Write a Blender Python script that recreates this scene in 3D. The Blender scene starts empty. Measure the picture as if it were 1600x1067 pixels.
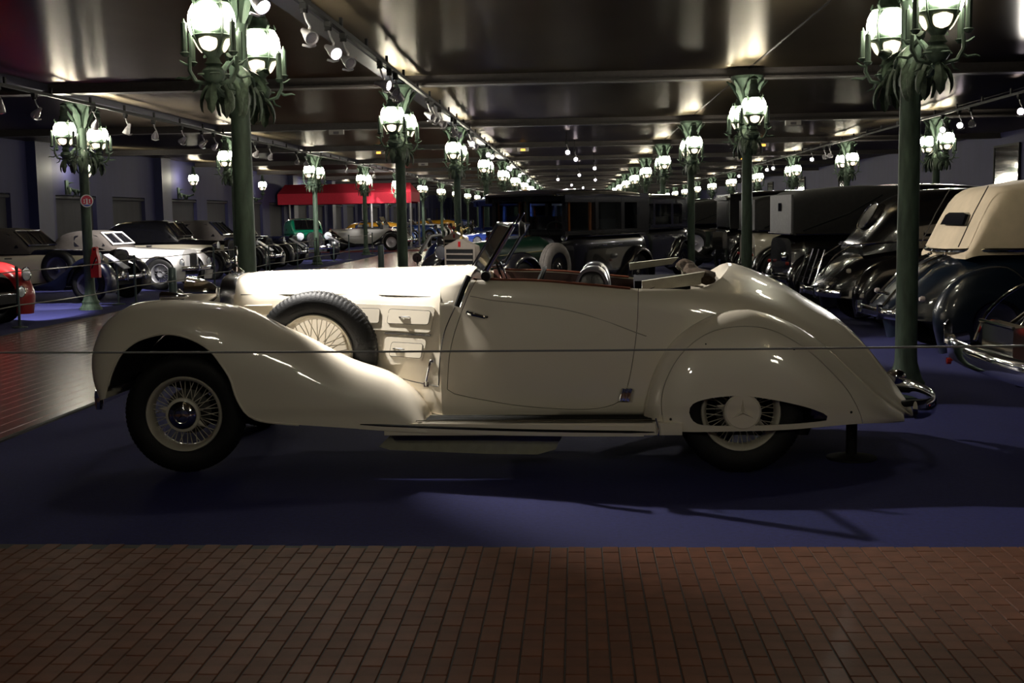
import bpy, bmesh, math, random
import numpy as np
from mathutils import Vector, Matrix
from math import pi, sin, cos, radians as R_

random.seed(7)
sc = bpy.context.scene
COL = sc.collection

# ------------------------------------------------------------------ camera
FPX, EYE = 1900.0, 1.52
CX, CY = 800.0, 533.5
_N = np.array([-.017, 1, -(333 - 533.5 + .017 * 101) / FPX]); _N /= np.linalg.norm(_N)
_V = np.array([(901 - CX) / FPX, -(333 - CY) / FPX, -1.0]); _V -= _N * (_V @ _N); _V /= np.linalg.norm(_V)
_X = np.cross(_V, _N)
CAM = np.array([_X, _V, _N])
cd = bpy.data.cameras.new('camera')
cam = bpy.data.objects.new('camera', cd); COL.objects.link(cam)
cd.sensor_width = 36; cd.sensor_fit = 'HORIZONTAL'; cd.lens = FPX / 1600 * 36
cd.clip_start = .05; cd.clip_end = 400
m4 = Matrix([list(r) + [0] for r in CAM] + [[0, 0, 0, 1]])
m4.translation = (0, 0, EYE)
cam.matrix_world = m4
sc.camera = cam

# ------------------------------------------------------------------ world, exposure
w = bpy.data.worlds.new('world'); sc.world = w; w.use_nodes = True
w.node_tree.nodes['Background'].inputs[0].default_value = (.012, .012, .016, 1)
w.node_tree.nodes['Background'].inputs[1].default_value = .3
sc.view_settings.view_transform = 'Standard'
sc.view_settings.look = 'None'
sc.view_settings.gamma = 1
sc.view_settings.use_curve_mapping = False
sc.view_settings.exposure = EXPOSURE = 0.42
try:
    sc.cycles.max_bounces = 6; sc.cycles.diffuse_bounces = 3; sc.cycles.glossy_bounces = 4
    sc.cycles.transmission_bounces = 4; sc.cycles.transparent_max_bounces = 12
    sc.cycles.sample_clamp_indirect = 6.0
    sc.cycles.caustics_reflective = False; sc.cycles.caustics_refractive = False
except Exception:
    pass
PANE_UP, PANE_LOW = 60.0, 1.5          # radiance of the lantern panes
SPOT_W = 1000.0                         # watts of one lit track spotlight

# ------------------------------------------------------------------ materials
MATS = {}
def mat(name, col, rough=.5, metal=0., coat=0., var=.08, scale=18., bump=0., bscale=120., emit=None, es=0., trans=0.,
        coatr=.03, aniso=0., stretch=None, spec=.5):
    if name in MATS: return MATS[name]
    m = bpy.data.materials.new(name); m.use_nodes = True
    nt = m.node_tree; b = nt.nodes['Principled BSDF']
    c = (*col, 1)
    tc = nt.nodes.new('ShaderNodeTexCoord'); mp = nt.nodes.new('ShaderNodeMapping')
    nt.links.new(tc.outputs['Object'], mp.inputs[0])
    if stretch: mp.inputs['Scale'].default_value = stretch
    nz = nt.nodes.new('ShaderNodeTexNoise'); nz.inputs['Scale'].default_value = scale; nz.inputs['Detail'].default_value = 4
    nt.links.new(mp.outputs[0], nz.inputs['Vector'])
    rp = nt.nodes.new('ShaderNodeValToRGB')
    rp.color_ramp.elements[0].position = .3; rp.color_ramp.elements[1].position = .7
    rp.color_ramp.elements[0].color = tuple(max(0, x * (1 - var)) for x in col) + (1,)
    rp.color_ramp.elements[1].color = tuple(min(1, x * (1 + var)) for x in col) + (1,)
    nt.links.new(nz.outputs['Fac'], rp.inputs[0])
    nt.links.new(rp.outputs[0], b.inputs['Base Color'])
    b.inputs['Roughness'].default_value = rough
    b.inputs['Metallic'].default_value = metal
    b.inputs['Coat Weight'].default_value = coat
    b.inputs['Coat Roughness'].default_value = coatr
    b.inputs['Specular IOR Level'].default_value = spec
    b.inputs['Anisotropic'].default_value = aniso
    if trans: b.inputs['Transmission Weight'].default_value = trans
    if emit:
        b.inputs['Emission Color'].default_value = (*emit, 1); b.inputs['Emission Strength'].default_value = es
    if bump:
        n2 = nt.nodes.new('ShaderNodeTexNoise'); n2.inputs['Scale'].default_value = bscale; n2.inputs['Detail'].default_value = 3
        nt.links.new(mp.outputs[0], n2.inputs['Vector'])
        bp = nt.nodes.new('ShaderNodeBump'); bp.inputs['Strength'].default_value = bump; bp.inputs['Distance'].default_value = .01
        nt.links.new(n2.outputs['Fac'], bp.inputs['Height']); nt.links.new(bp.outputs[0], b.inputs['Normal'])
    if aniso:
        cv_ = nt.nodes.new('ShaderNodeCombineXYZ'); cv_.inputs[1].default_value = 1.0
        nt.links.new(cv_.outputs[0], b.inputs['Tangent'])
    MATS[name] = m
    return m

def glass_mat(name, col, alpha, rough=.03):
    """thin tinted pane: part mirror, part see-through"""
    if name in MATS: return MATS[name]
    m = bpy.data.materials.new(name); m.use_nodes = True
    nt = m.node_tree; nt.nodes.clear()
    out = nt.nodes.new('ShaderNodeOutputMaterial')
    tr = nt.nodes.new('ShaderNodeBsdfTransparent'); tr.inputs[0].default_value = (*col, 1)
    gl = nt.nodes.new('ShaderNodeBsdfGlossy'); gl.inputs['Roughness'].default_value = rough
    gl.inputs[0].default_value = (.9, .93, .95, 1)
    fr = nt.nodes.new('ShaderNodeLayerWeight'); fr.inputs[0].default_value = alpha
    nz = nt.nodes.new('ShaderNodeTexNoise'); nz.inputs['Scale'].default_value = 3
    mx = nt.nodes.new('ShaderNodeMixShader')
    nt.links.new(fr.outputs['Fresnel'], mx.inputs[0]); nt.links.new(tr.outputs[0], mx.inputs[1]); nt.links.new(gl.outputs[0], mx.inputs[2])
    nt.links.new(mx.outputs[0], out.inputs[0])
    MATS[name] = m
    return m

CREAM = mat('cream_paint', (.80, .725, .595), .38, coat=1., var=.012, scale=3)
CHROME = mat('chrome', (.78, .79, .82), .07, 1., var=.02)
DCHROME = mat('worn_chrome', (.5, .49, .47), .16, 1., var=.08)
RUBBER = mat('tyre_rubber', (.006, .006, .0065), .6, var=.2, bump=.15, spec=.3)
BLACKP = mat('black_paint', (.006, .006, .008), .2, coat=1., var=.1)
LEATHER = mat('black_leather', (.014, .014, .018), .32, var=.2, bump=.2, bscale=60)
DARK = mat('underside_black', (.01, .01, .01), .8, var=.2)
TRIMR = mat('ribbed_rubber', (.010, .010, .009), .7, var=.2, spec=.12)
WOOD = mat('red_brown_wood', (.13, .038, .018), .35, coat=.5, var=.25, stretch=(.4, 6, 6))
LINING = mat('dark_red_lining', (.05, .016, .01), .5, var=.2)
CLOTH = mat('cream_top_cloth', (.36, .335, .26), .8, var=.1, bump=.3, bscale=200)
BROWN = mat('brown_padding', (.050, .036, .025), .95, var=.35, scale=40, bump=.5, bscale=60, spec=.05)
GLASS = glass_mat('clear_glass', (.86, .9, .88), .25)
DGLASS = mat('dark_window_glass', (.006, .006, .008), .06, var=.1, spec=.7)
VERD = mat('verdigris_iron', (.060, .094, .066), .62, .2, var=.45, scale=14, bump=.35, bscale=45, stretch=(1, 1, .25))
VERDL = mat('verdigris_leaf', (.058, .085, .055), .6, .25, var=.5, scale=22, bump=.4, bscale=50)
PANE = mat('lit_opal_pane', (.9, .88, .8), .3, emit=(1., .93, .74), es=PANE_UP, var=.02)
PANEL = mat('lower_opal_pane', (.8, .74, .6), .35, emit=(1., .84, .58), es=PANE_LOW, var=.12, scale=60)
LENS_ON = mat('lit_spot_lens', (.9, .9, .9), .2, emit=(1., .88, 1.), es=26., var=.02)
LENS_OFF = mat('unlit_spot_lens', (.35, .33, .36), .12, .6, var=.1)
SILVER = mat('silver_spot_housing', (.55, .53, .56), .3, .7, var=.1)
BLACKM = mat('black_metal', (.010, .010, .011), .6, 0., var=.2, spec=.2)

# ------------------------------------------------------------------ mesh builder
class MB:
    def __init__(self): self.v = []; self.f = []
    def add(self, vs, fs):
        o = len(self.v); self.v += [tuple(map(float, p)) for p in vs]; self.f += [tuple(i + o for i in f) for f in fs]; return self
    def grid(self, P, cu=False, cv=False, cap=False):
        nu, nv = len(P), len(P[0]); o = len(self.v)
        for row in P: self.v += [tuple(map(float, p)) for p in row]
        for i in range(nu if cu else nu - 1):
            for j in range(nv if cv else nv - 1):
                a, b = i, (i + 1) % nu; c, d = j, (j + 1) % nv
                self.f.append((o + a * nv + c, o + b * nv + c, o + b * nv + d, o + a * nv + d))
        if cap:
            self.f.append(tuple(o + j for j in range(nv - 1, -1, -1))[::-1] if False else tuple(o + j for j in range(nv)))
            self.f.append(tuple(o + (nu - 1) * nv + j for j in range(nv - 1, -1, -1)))
        return self
    def box(self, c, s, rz=0., ry=0., rx=0.):
        x, y, z = s[0] / 2, s[1] / 2, s[2] / 2
        vs = [Vector((a * x, b * y, d * z)) for a in (-1, 1) for b in (-1, 1) for d in (-1, 1)]
        if rz or ry or rx:
            M = Matrix.Rotation(rz, 3, 'Z') @ Matrix.Rotation(ry, 3, 'Y') @ Matrix.Rotation(rx, 3, 'X'); vs = [M @ v for v in vs]
        return self.add([(v.x + c[0], v.y + c[1], v.z + c[2]) for v in vs],
                        [(0, 1, 3, 2), (4, 6, 7, 5), (0, 4, 5, 1), (2, 3, 7, 6), (0, 2, 6, 4), (1, 5, 7, 3)])
    def tube(self, path, r, n=8, cap=True, flat=1.):
        pts = [Vector(p) for p in path]; k = len(pts)
        rr = r if hasattr(r, '__len__') else [r] * k
        up = Vector((0, 0, 1)); rows = []
        prev = None
        for i, p in enumerate(pts):
            t = (pts[min(i + 1, k - 1)] - pts[max(i - 1, 0)]).normalized()
            if prev is None:
                a = t.cross(up)
                if a.length < .05: a = t.cross(Vector((1, 0, 0)))
                a.normalize()
            else:
                a = (prev - t * prev.dot(t)).normalized()
            prev = a; b = t.cross(a)
            rows.append([p + a * (cos(2 * pi * j / n) * rr[i]) + b * (sin(2 * pi * j / n) * rr[i] * flat) for j in range(n)])
        return self.grid(rows, cv=True, cap=cap)
    def lathe(self, prof, n=24, axis='z', c=(0, 0, 0), a0=0., a1=None, cap=False):
        rows = []
        full = a1 is None
        m = n if full else n + 1
        for j in range(m):
            a = 2 * pi * j / n if full else a0 + (a1 - a0) * j / n
            row = []
            for r, h in prof:
                u, v = r * cos(a), r * sin(a)
                p = (u, v, h) if axis == 'z' else ((u, h, v) if axis == 'y' else (h, u, v))
                row.append((p[0] + c[0], p[1] + c[1], p[2] + c[2]))
            rows.append(row)
        return self.grid(rows, cu=full)
    def ball(self, c, r, n=12, m=8):
        rx, ry, rz = r if hasattr(r, '__len__') else (r, r, r)
        rows = [[(c[0] + rx * sin(pi * i / m) * cos(2 * pi * j / n), c[1] + ry * sin(pi * i / m) * sin(2 * pi * j / n), c[2] + rz * cos(pi * i / m))
                 for j in range(n)] for i in range(m + 1)]
        return self.grid(rows, cv=True)
    def prism(self, poly, f0, f1):
        """poly of 2-D points, f0 / f1 map a 2-D point to 3-D on either side"""
        n = len(poly); vs = [f0(p) for p in poly] + [f1(p) for p in poly]
        return self.add(vs, [tuple(range(n)), tuple(range(2 * n - 1, n - 1, -1))] + [(i, (i + 1) % n, n + (i + 1) % n, n + i) for i in range(n)])
    def torus(self, c, R, r, axis='z', n=28, m=8):
        return self.lathe([(R + r * cos(2 * pi * k / m), r * sin(2 * pi * k / m)) for k in range(m + 1)], n, axis, c)
    def mesh(self, name, angle=38, fix=True):
        me = bpy.data.meshes.new(name); me.from_pydata(self.v, [], self.f)
        if fix:
            bm = bmesh.new(); bm.from_mesh(me)
            bmesh.ops.remove_doubles(bm, verts=bm.verts, dist=1e-5)
            bmesh.ops.recalc_face_normals(bm, faces=bm.faces); bm.to_mesh(me); bm.free()
        me.polygons.foreach_set('use_smooth', [True] * len(me.polygons))
        me.set_sharp_from_angle(angle=R_(angle))
        return me

def obj(name, mb, m, parent=None, loc=None, angle=38, fix=True):
    me = mb if isinstance(mb, bpy.types.Mesh) else mb.mesh(name, angle, fix)
    if m is not None and not me.materials: me.materials.append(m)
    o = bpy.data.objects.new(name, me); COL.objects.link(o)
    if parent is not None: o.parent = parent
    if loc is not None: o.location = loc
    return o
def tag(o, label=None, cat=None, group=None, kind=None):
    if label: o['label'] = label
    if cat: o['category'] = cat
    if group: o['group'] = group
    if kind: o['kind'] = kind
    return o
def thing(name, label, cat, loc=(0, 0, 0), rz=0., group=None):
    o = bpy.data.objects.new(name, None); COL.objects.link(o)
    o.empty_display_size = .1; o.location = loc; o.rotation_euler = (0, 0, rz)
    return tag(o, label, cat, group)
KIDS = {}
def kids(o):
    if o.name not in KIDS: KIDS[o.name] = list(o.children)
    return KIDS[o.name]
def dup(root, loc, rz=0., label=None, group=None, sc_=None):
    r = root.copy(); COL.objects.link(r); r.location = loc; r.rotation_euler = (0, 0, rz)
    if label: r['label'] = label
    if group: r['group'] = group
    if sc_: r.scale = (sc_,) * 3
    for ch in kids(root):
        c = ch.copy(); COL.objects.link(c); c.parent = r
        for g in kids(ch):
            d = g.copy(); COL.objects.link(d); d.parent = c
    return r
def struct(name, mb, m, parent=None, **k):
    o = obj(name, mb, m, parent, **k)
    if parent is None: o['kind'] = 'structure'
    return o

def cr(pts, n, closed=False):
    """Catmull-Rom through pts, n points even by arc length"""
    P = np.array(pts, float)
    if closed: Q = np.vstack([P[-1], P, P[0], P[1]])
    else: Q = np.vstack([2 * P[0] - P[1], P, 2 * P[-1] - P[-2]])
    out = []
    for i in range(1, len(Q) - 2):
        for t in np.linspace(0, 1, 12, endpoint=False):
            a, b, c, d = Q[i - 1], Q[i], Q[i + 1], Q[i + 2]
            out.append(.5 * (2 * b + (c - a) * t + (2 * a - 5 * b + 4 * c - d) * t * t + (3 * b - a - 3 * c + d) * t ** 3))
    if not closed: out.append(P[-1])
    else: out.append(out[0])
    out = np.array(out); s = np.r_[0, np.cumsum(np.linalg.norm(np.diff(out, axis=0), axis=1))]
    q = np.linspace(0, s[-1], n + (1 if closed else 0))
    r = np.stack([np.interp(q, s, out[:, k]) for k in range(out.shape[1])], 1)
    return r[:-1] if closed else r
def lerp(a, b, t): return a + (b - a) * t
def pw(c, e): return math.copysign(abs(c) ** e, c)
ORD = ['first', 'second', 'third', 'fourth', 'fifth', 'sixth', 'seventh', 'eighth', 'ninth', 'tenth', 'eleventh', 'twelfth',
       'thirteenth', 'fourteenth', 'fifteenth', 'sixteenth', 'seventeenth', 'eighteenth', 'nineteenth', 'twentieth', 'twenty-first', 'twenty-second', 'twenty-third', 'twenty-fourth']
# =================================================================== THE HALL
CEIL = 3.62
HALL_X0, HALL_X1, HALL_Y0, HALL_Y1 = -14.6, 12.6, -9.0, 150.0
CARPET = mat('blue_carpet', (.009, .011, .105), .95, var=.22, scale=40, bump=.5, bscale=500)
GROUT = mat('dark_grout', (.028, .022, .018), .75, var=.2, scale=60)
TILE_A = mat('terracotta_tile', (.130, .048, .025), .55, var=.22, scale=9, bump=.06, bscale=60, spec=.12)
TILE_B = mat('terracotta_tile_dark', (.110, .041, .022), .58, var=.22, scale=11, bump=.06, bscale=60, spec=.12)
PATHM = mat('worn_path_tile', (.135, .050, .042), .24, var=.2, scale=7, bump=.05, bscale=14, stretch=(1, 5, 1), spec=.8)
WALLM = mat('blue_violet_wall', (.026, .026, .092), .7, var=.12, scale=3, stretch=(1, 1, .15))
PILM = mat('navy_pilaster', (.016, .019, .075), .55, var=.12, scale=3)
BLIND = mat('grey_blind', (.045, .044, .055), .8, var=.1, scale=6, stretch=(1, 1, .1))
CEILM = mat('dark_metal_ceiling', (.195, .160, .108), .36, 1.0, var=.12, scale=1.2, bump=.012, bscale=1.6, stretch=(1., .45, 1), aniso=.97)
BEAMM = mat('dark_beam', (.055, .048, .047), .45, .3, var=.15)

floor = struct('floor', MB().box(((HALL_X0 + HALL_X1) / 2, (HALL_Y0 + HALL_Y1) / 2, -.06), (HALL_X1 - HALL_X0 + .4, HALL_Y1 - HALL_Y0 + .4, .12)), CARPET)

# terracotta brick tiles in the foreground: columns run towards the back of the hall, half-bond
EDGE_SL = -.030                                      # carpet edge, slightly skew
def edge_y(x): return 5.425 + EDGE_SL * (x + .02) * (1 if x < 0 else .25)
bed = MB()
xs = np.linspace(-7, 7, 41)
bed.grid([[(x, -1.2, .004), (x, edge_y(x), .004)] for x in xs])
bed.grid([[(x, edge_y(x), .004), (x, edge_y(x) + .001, -.01)] for x in xs])
tile_bed = struct('floor', bed, GROUT, fix=False)
TW, TL = .077, .162
tiles = []
for i in range(-62, 62):
    x = i * TW + .02
    off = (i % 2) * TL * .5 + ((i * 37) % 5) * .004
    for j in range(0, 36):
        y1 = 5.4 - j * TL + off; y0 = y1 - TL
        top = edge_y(x + TW / 2) - .004
        if y0 > top - .01: continue
        y1 = min(y1, top)
        if y1 < -.9: continue
        tiles.append((x, y0, y1))
def in_view(x, y):
    d = CAM.T @ np.array([x, y, -EYE])
    if d[2] > -.1: return False
    px, py = CX + FPX * d[0] / -d[2], CY - FPX * d[1] / -d[2]
    return -20 < px < 1620 and py < 1090
vis = [t for t in tiles if in_view(t[0] + TW / 2, (t[1] + t[2]) / 2)]
vis.sort(key=lambda t: t[1])
single = set(vis[:300])
def tile_verts(x0, x1, y0, y1, z, g=.0026, b=.0022):
    a = [(x0 + g, y0 + g, .0042), (x1 - g, y0 + g, .0042), (x1 - g, y1 - g, .0042), (x0 + g, y1 - g, .0042)]
    t = [(x0 + g + b, y0 + g + b, z), (x1 - g - b, y0 + g + b, z), (x1 - g - b, y1 - g - b, z), (x0 + g + b, y1 - g - b, z)]
    return a + t, [(4, 5, 6, 7)] + [(k, (k + 1) % 4, 4 + (k + 1) % 4, 4 + k) for k in range(4)]
proto = {}
rest = MB()
for t in tiles:
    x, y0, y1 = t
    if t in single:
        key = round(y1 - y0, 4)
        if key not in proto:
            proto[key] = []
            for mm in (TILE_A, TILE_B):
                me = MB().add(*tile_verts(-TW / 2, TW / 2, -(y1 - y0) / 2, (y1 - y0) / 2, .0095)).mesh('tile', fix=False)
                me.materials.append(mm); proto[key].append(me)
        o = obj('tile', random.choice(proto[key]), None, tile_bed, loc=(x + TW / 2, (y0 + y1) / 2, random.uniform(-.0012, .0006)))
        o.rotation_euler = (random.uniform(-.004, .004), random.uniform(-.006, .006), 0)
    else:
        rest.add(*tile_verts(x, x + TW, y0, y1, .0095 + random.uniform(-.0012, .0005)))
o = obj('tiles', rest, TILE_A, tile_bed, fix=False); o['kind'] = 'stuff'

# the long tiled path between the left row of cars and the middle of the hall
PX0, PX1 = -7.72, -4.06
path = MB().box(((PX0 + PX1) / 2, 68, .003), (PX1 - PX0, 124, .006))
path_o = struct('floor', path, PATHM)
strip = MB()
ny = int(16 / TL)
for i in range(int((PX1 - PX0) / (TW * 2))):
    for j in range(ny):
        x = PX0 + i * TW * 2; y = 7.0 + j * TL * 2 + (i % 2) * TL
        if y + TL * 2 > 38: break
        strip.add(*tile_verts(x, x + TW * 2, y, y + TL * 2, 0.0082 + random.uniform(-.00025, .00025), .0016, .0016))
o = obj('tiles', strip, PATHM, path_o, fix=False); o['kind'] = 'stuff'
struct('trim_1', MB().box((PX1 + .02, 68, .006), (.045, 124, .016)), BLACKM)
struct('trim_2', MB().box((PX0 - .012, 68, .005), (.03, 124, .014)), BLACKM)
# red carpet crossing under the awning
RED = mat('red_carpet', (.20, .022, .03), .9, var=.15, bump=.3, bscale=300)
struct('floor', MB().box((-9.6, 53.5, .008), (9.9, 2.6, .012)), RED)

# ceiling: sagging sheets between cross beams
PITCH, Y0R = 9.12, 10.0
cbase = struct('ceiling', MB().box(((HALL_X0 + HALL_X1) / 2, (HALL_Y0 + HALL_Y1) / 2, CEIL + .42), (HALL_X1 - HALL_X0 + .4, HALL_Y1 - HALL_Y0 + .4, .1)), BEAMM)
spans = [(HALL_X0, -8.4), (-8.4, -2.75), (-2.75, 2.65), (2.65, 8.2), (8.2, HALL_X1)]
def sheet(x0, x1, y0, y1, seed):
    rnd = random.Random(seed)
    rows = []
    nx, ny_ = 12, 20
    a1, a2 = rnd.uniform(.003, .010), rnd.uniform(-.002, .002)
    for i in range(nx + 1):
        u = i / nx; x = lerp(x0, x1, u); row = []
        for j in range(ny_ + 1):
            v = j / ny_; y = lerp(y0, y1, v)
            z = CEIL + .06 - .012 * sin(pi * v) - a1 * sin(pi * u) * sin(pi * v) ** .7 + a2 * sin(2 * pi * u) * sin(pi * v)
            row.append((x, y, z))
        rows.append(row)
    return MB().grid(rows)
k = 0
for bay in range(-2, 16):
    ya, yb = Y0R + (bay - 1) * PITCH, Y0R + bay * PITCH
    for (xa, xb) in spans:
        k += 1
        mb_ = sheet(xa + .01, xb - .01, ya, yb, k)
        me = bpy.data.meshes.new('ceiling_sheet'); me.from_pydata(mb_.v, [], mb_.f)
        me.polygons.foreach_set('use_smooth', [True] * len(me.polygons)); me.materials.append(CEILM)
        obj('ceiling_sheet', me, None, cbase)
n_tr = 3
for bay in range(-2, 16):
    yb = Y0R + bay * PITCH
    struct('trim_%d' % n_tr, MB().box(((HALL_X0 + HALL_X1) / 2, yb, CEIL + .0), (HALL_X1 - HALL_X0, .16, .17)).box(((HALL_X0 + HALL_X1) / 2, yb, CEIL - .085), (HALL_X1 - HALL_X0, .30, .03)), BEAMM); n_tr += 1
for xb in (-8.4, -2.75):
    struct('trim_%d' % n_tr, MB().box((xb, 68, CEIL + .02), (.22, 160, .16)).box((xb - .14, 68, CEIL + .02), (.05, 160, .07)), mat('blue_beam', (.05, .05, .085), .4, .3)); n_tr += 1
for xb in (2.65, 8.2):
    struct('trim_%d' % n_tr, MB().box((xb, 68, CEIL + .07), (.03, 160, .05)), BEAMM); n_tr += 1

# left wall with pilasters and blinded window recesses
WH = 4.0
lw = MB()
PIL0, PILP = 32.4, 9.85
pil_y = [PIL0 + PILP * q for q in range(-4, 12)]
recs = []
for q in pil_y:
    for (a, b) in ((1.25, 4.15), (5.45, 8.35)): recs.append((q + a, q + b))
ZR0, ZR1 = .35, 2.28
edges = [HALL_Y0]
for a, b in recs: edges += [a, b]
edges.append(HALL_Y1)
for e0, e1 in zip(edges[:-1], edges[1:]):
    is_rec = (e0, e1) in recs
    if is_rec:
        lw.add([(HALL_X0, e0, 0), (HALL_X0, e1, 0), (HALL_X0, e1, ZR0), (HALL_X0, e0, ZR0)], [(0, 1, 2, 3)])
        lw.add([(HALL_X0, e0, ZR1), (HALL_X0, e1, ZR1), (HALL_X0, e1, WH), (HALL_X0, e0, WH)], [(0, 1, 2, 3)])
        d = .16
        lw.add([(HALL_X0, e0, ZR0), (HALL_X0, e1, ZR0), (HALL_X0, e1, ZR1), (HALL_X0, e0, ZR1),
                (HALL_X0 - d, e0, ZR0), (HALL_X0 - d, e1, ZR0), (HALL_X0 - d, e1, ZR1), (HALL_X0 - d, e0, ZR1)],
               [(0, 1, 5, 4), (1, 2, 6, 5), (2, 3, 7, 6), (3, 0, 4, 7)])
    else:
        lw.add([(HALL_X0, e0, 0), (HALL_X0, e1, 0), (HALL_X0, e1, WH), (HALL_X0, e0, WH)], [(0, 1, 2, 3)])
lw.box((HALL_X0 - .25, (HALL_Y0 + HALL_Y1) / 2, WH / 2), (.1, HALL_Y1 - HALL_Y0, WH))
struct('wall_left', lw, WALLM, fix=False)
for n, (a, b) in enumerate(recs):
    wo = struct('window_%d' % (n + 1), MB().box((HALL_X0 - .15, (a + b) / 2, (ZR0 + ZR1) / 2), (.04, b - a, ZR1 - ZR0)), BLIND)
    obj('blind_roller', MB().tube([(HALL_X0 - .07, a, ZR1 - .07), (HALL_X0 - .07, b, ZR1 - .07)], .05, 8), BLIND, wo)
for q in pil_y:
    struct('trim_%d' % n_tr, MB().box((HALL_X0 + .12, q, WH / 2), (.3, .95, WH)), PILM); n_tr += 1

# right wall, back wall, wall behind the camera
struct('wall_right', MB().box((HALL_X1 + .1, (HALL_Y0 + HALL_Y1) / 2, WH / 2), (.2, HALL_Y1 - HALL_Y0, WH)), WALLM)
struct('wall_back', MB().box(((HALL_X0 + HALL_X1) / 2, HALL_Y1 + .1, WH / 2), (HALL_X1 - HALL_X0 + .4, .2, WH)), PILM)
struct('wall_front', MB().box(((HALL_X0 + HALL_X1) / 2, HALL_Y0 - .1, WH / 2), (HALL_X1 - HALL_X0 + .4, .2, WH)), WALLM)
MIRROR = mat('wall_mirror_glass', (.75, .76, .78), .05, 1., var=.02)
for n, y in enumerate((36.6, 47.5, 58.4, 69.3, 80.2)):
    t = thing('wall_mirror', '%s tall framed mirror from the right edge of the picture, on the violet right wall' % ORD[n], 'mirror', (HALL_X1, y, 0), 0, 'mirrors on the right wall')
    obj('mirror_glass', MB().box((-.04, 0, 2.25), (.02, 2.0, 2.0)), MIRROR, t)
    fr = MB()
    for s in (-1, 1): fr.box((-.04, s * 1.03, 2.25), (.06, .06, 2.12))
    for s in (-1, 1): fr.box((-.04, 0, 2.25 + s * 1.03), (.06, 2.0, .06))
    obj('frame', fr, BLACKM, t)

# =================================================================== LAMP POSTS
def leaf_mesh(L, W, curl, thick=.006, n=6):
    """a curling acanthus leaf from the origin outwards along +x, drooping"""
    rows_t, rows_b = [], []
    for i in range(n + 1):
        u = i / n; a = curl * u
        x = L * (sin(a) / curl if abs(curl) > .01 else u); z = L * ((cos(a) - 1) / curl if abs(curl) > .01 else 0)
        wd = W * (sin(pi * min(1, u * .92 + .08)) ** .8) * (1 + .18 * sin(u * 17)) + .002
        rows_t.append([(x, s * wd, z - .25 * wd * abs(s) + .012 * (1 - abs(s))) for s in (-1, -.5, 0, .5, 1)])
        rows_b.append([(p[0] - thick * .3, p[1], p[2] - thick) for p in rows_t[-1]])
    mb = MB(); mb.grid(rows_t); mb.grid(rows_b)
    return mb

def place(mb, M):
    out = MB(); out.v = [tuple(M @ Vector(p)) for p in mb.v]; out.f = mb.f
    return out

LZ = 2.50        # lantern base (bottom of urn)
def lantern_frame():
    mb = MB()
    # urn and neck
    mb.lathe([(.0, -.02), (.03, .0), (.045, .03), (.03, .05), (.06, .08), (.085, .13), (.085, .19), (.06, .23), (.045, .25), (.07, .265), (.055, .29), (.045, .33),
              (.06, .36), (.10, .42), (.128, .49), (.140, .525), (.152, .54), (.152, .555), (.143, .575), (.160, .64), (.163, .69), (.152, .75), (.128, .80), (.10, .835)], 18)
    mb.lathe([(.13, .80), (.14, .82), (.125, .845), (.10, .85), (.085, .87), (.075, .90), (.078, .93), (.062, .95), (.058, 1.02), (.066, 1.04), (.052, 1.06), (.05, 1.12), (.062, 1.135), (.05, 1.16), (.02, 1.18), (0, 1.19)], 14)
    for k in range(4):     # little crown leaves and base scrolls
        a = k * pi / 2 + pi / 4
        mb.tube([(.135 * cos(a), .135 * sin(a), .81), (.165 * cos(a), .165 * sin(a), .85), (.15 * cos(a), .15 * sin(a), .89)], [.012, .011, .004], 5)
        mb.tube([(.155 * cos(a), .155 * sin(a), .56), (.172 * cos(a), .172 * sin(a), .68), (.135 * cos(a), .135 * sin(a), .82)], [.010, .008, .007], 5)
        mb.tube([(.05 * cos(a), .05 * sin(a), .36), (.118 * cos(a), .118 * sin(a), .44), (.158 * cos(a), .158 * sin(a), .55)], [.009, .008, .010], 5)
    for k in range(4):
        a = k * pi / 2 + .4
        mb.torus((.082 * cos(a), .082 * sin(a), .15), .03, .012, 'z', 10, 5)
    return mb
def prof_r(z, tab):
    zs, rs = zip(*tab); return float(np.interp(z, zs, rs))
UPT = [(.575, .150), (.61, .163), (.64, .170), (.69, .173), (.75, .163), (.80, .138), (.83, .114)]
LOT = [(.36, .064), (.42, .104), (.49, .132), (.525, .144)]
def pane(z0, z1, tab, half, rnd_top, rnd_bot, n=8, m=6):
    rows = []
    for i in range(n + 1):
        t = i / n; z = lerp(z0, z1, t)
        e = abs((t - .42) / .58) if t > .42 else abs((t - .42) / .42)
        ex = rnd_top if t > .42 else rnd_bot
        hw = half * max(.0, 1 - min(1, e) ** ex) ** (1 / ex)
        hw = max(hw, half * .16)
        r = prof_r(z, tab) + .006
        rows.append([(r * cos(a), r * sin(a), z) for a in np.linspace(-hw, hw, m + 1)])
    return MB().grid(rows)
def remap(mb):
    mb.v = [(x, y, float(np.interp(z, [-.02, .36, .54, .575, .83, 1.19], [.0, .262, .402, .412, .66, .97]))) for x, y, z in mb.v]
    return mb
FRAME_ME = remap(lantern_frame()).mesh('frame'); FRAME_ME.materials.append(VERD)
def flat_mesh(mb, name, m):
    me = bpy.data.meshes.new(name); me.from_pydata(mb.v, [], mb.f)
    me.polygons.foreach_set('use_smooth', [True] * len(me.polygons)); me.materials.append(m); return me
UP_ME = [flat_mesh(place(remap(pane(.583, .828, UPT, R_(39.5), 2.4, 3.6, 9, 8)), Matrix.Rotation(q * pi / 2, 4, 'Z')), 'upper_pane', PANE) for q in range(4)]
LO_ME = [flat_mesh(place(remap(pane(.385, .518, LOT, R_(33), 3.5, 2.4)), Matrix.Rotation(q * pi / 2, 4, 'Z')), 'lower_pane', PANEL) for q in range(4)]
for me in UP_ME + LO_ME: me.flip_normals()
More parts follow.
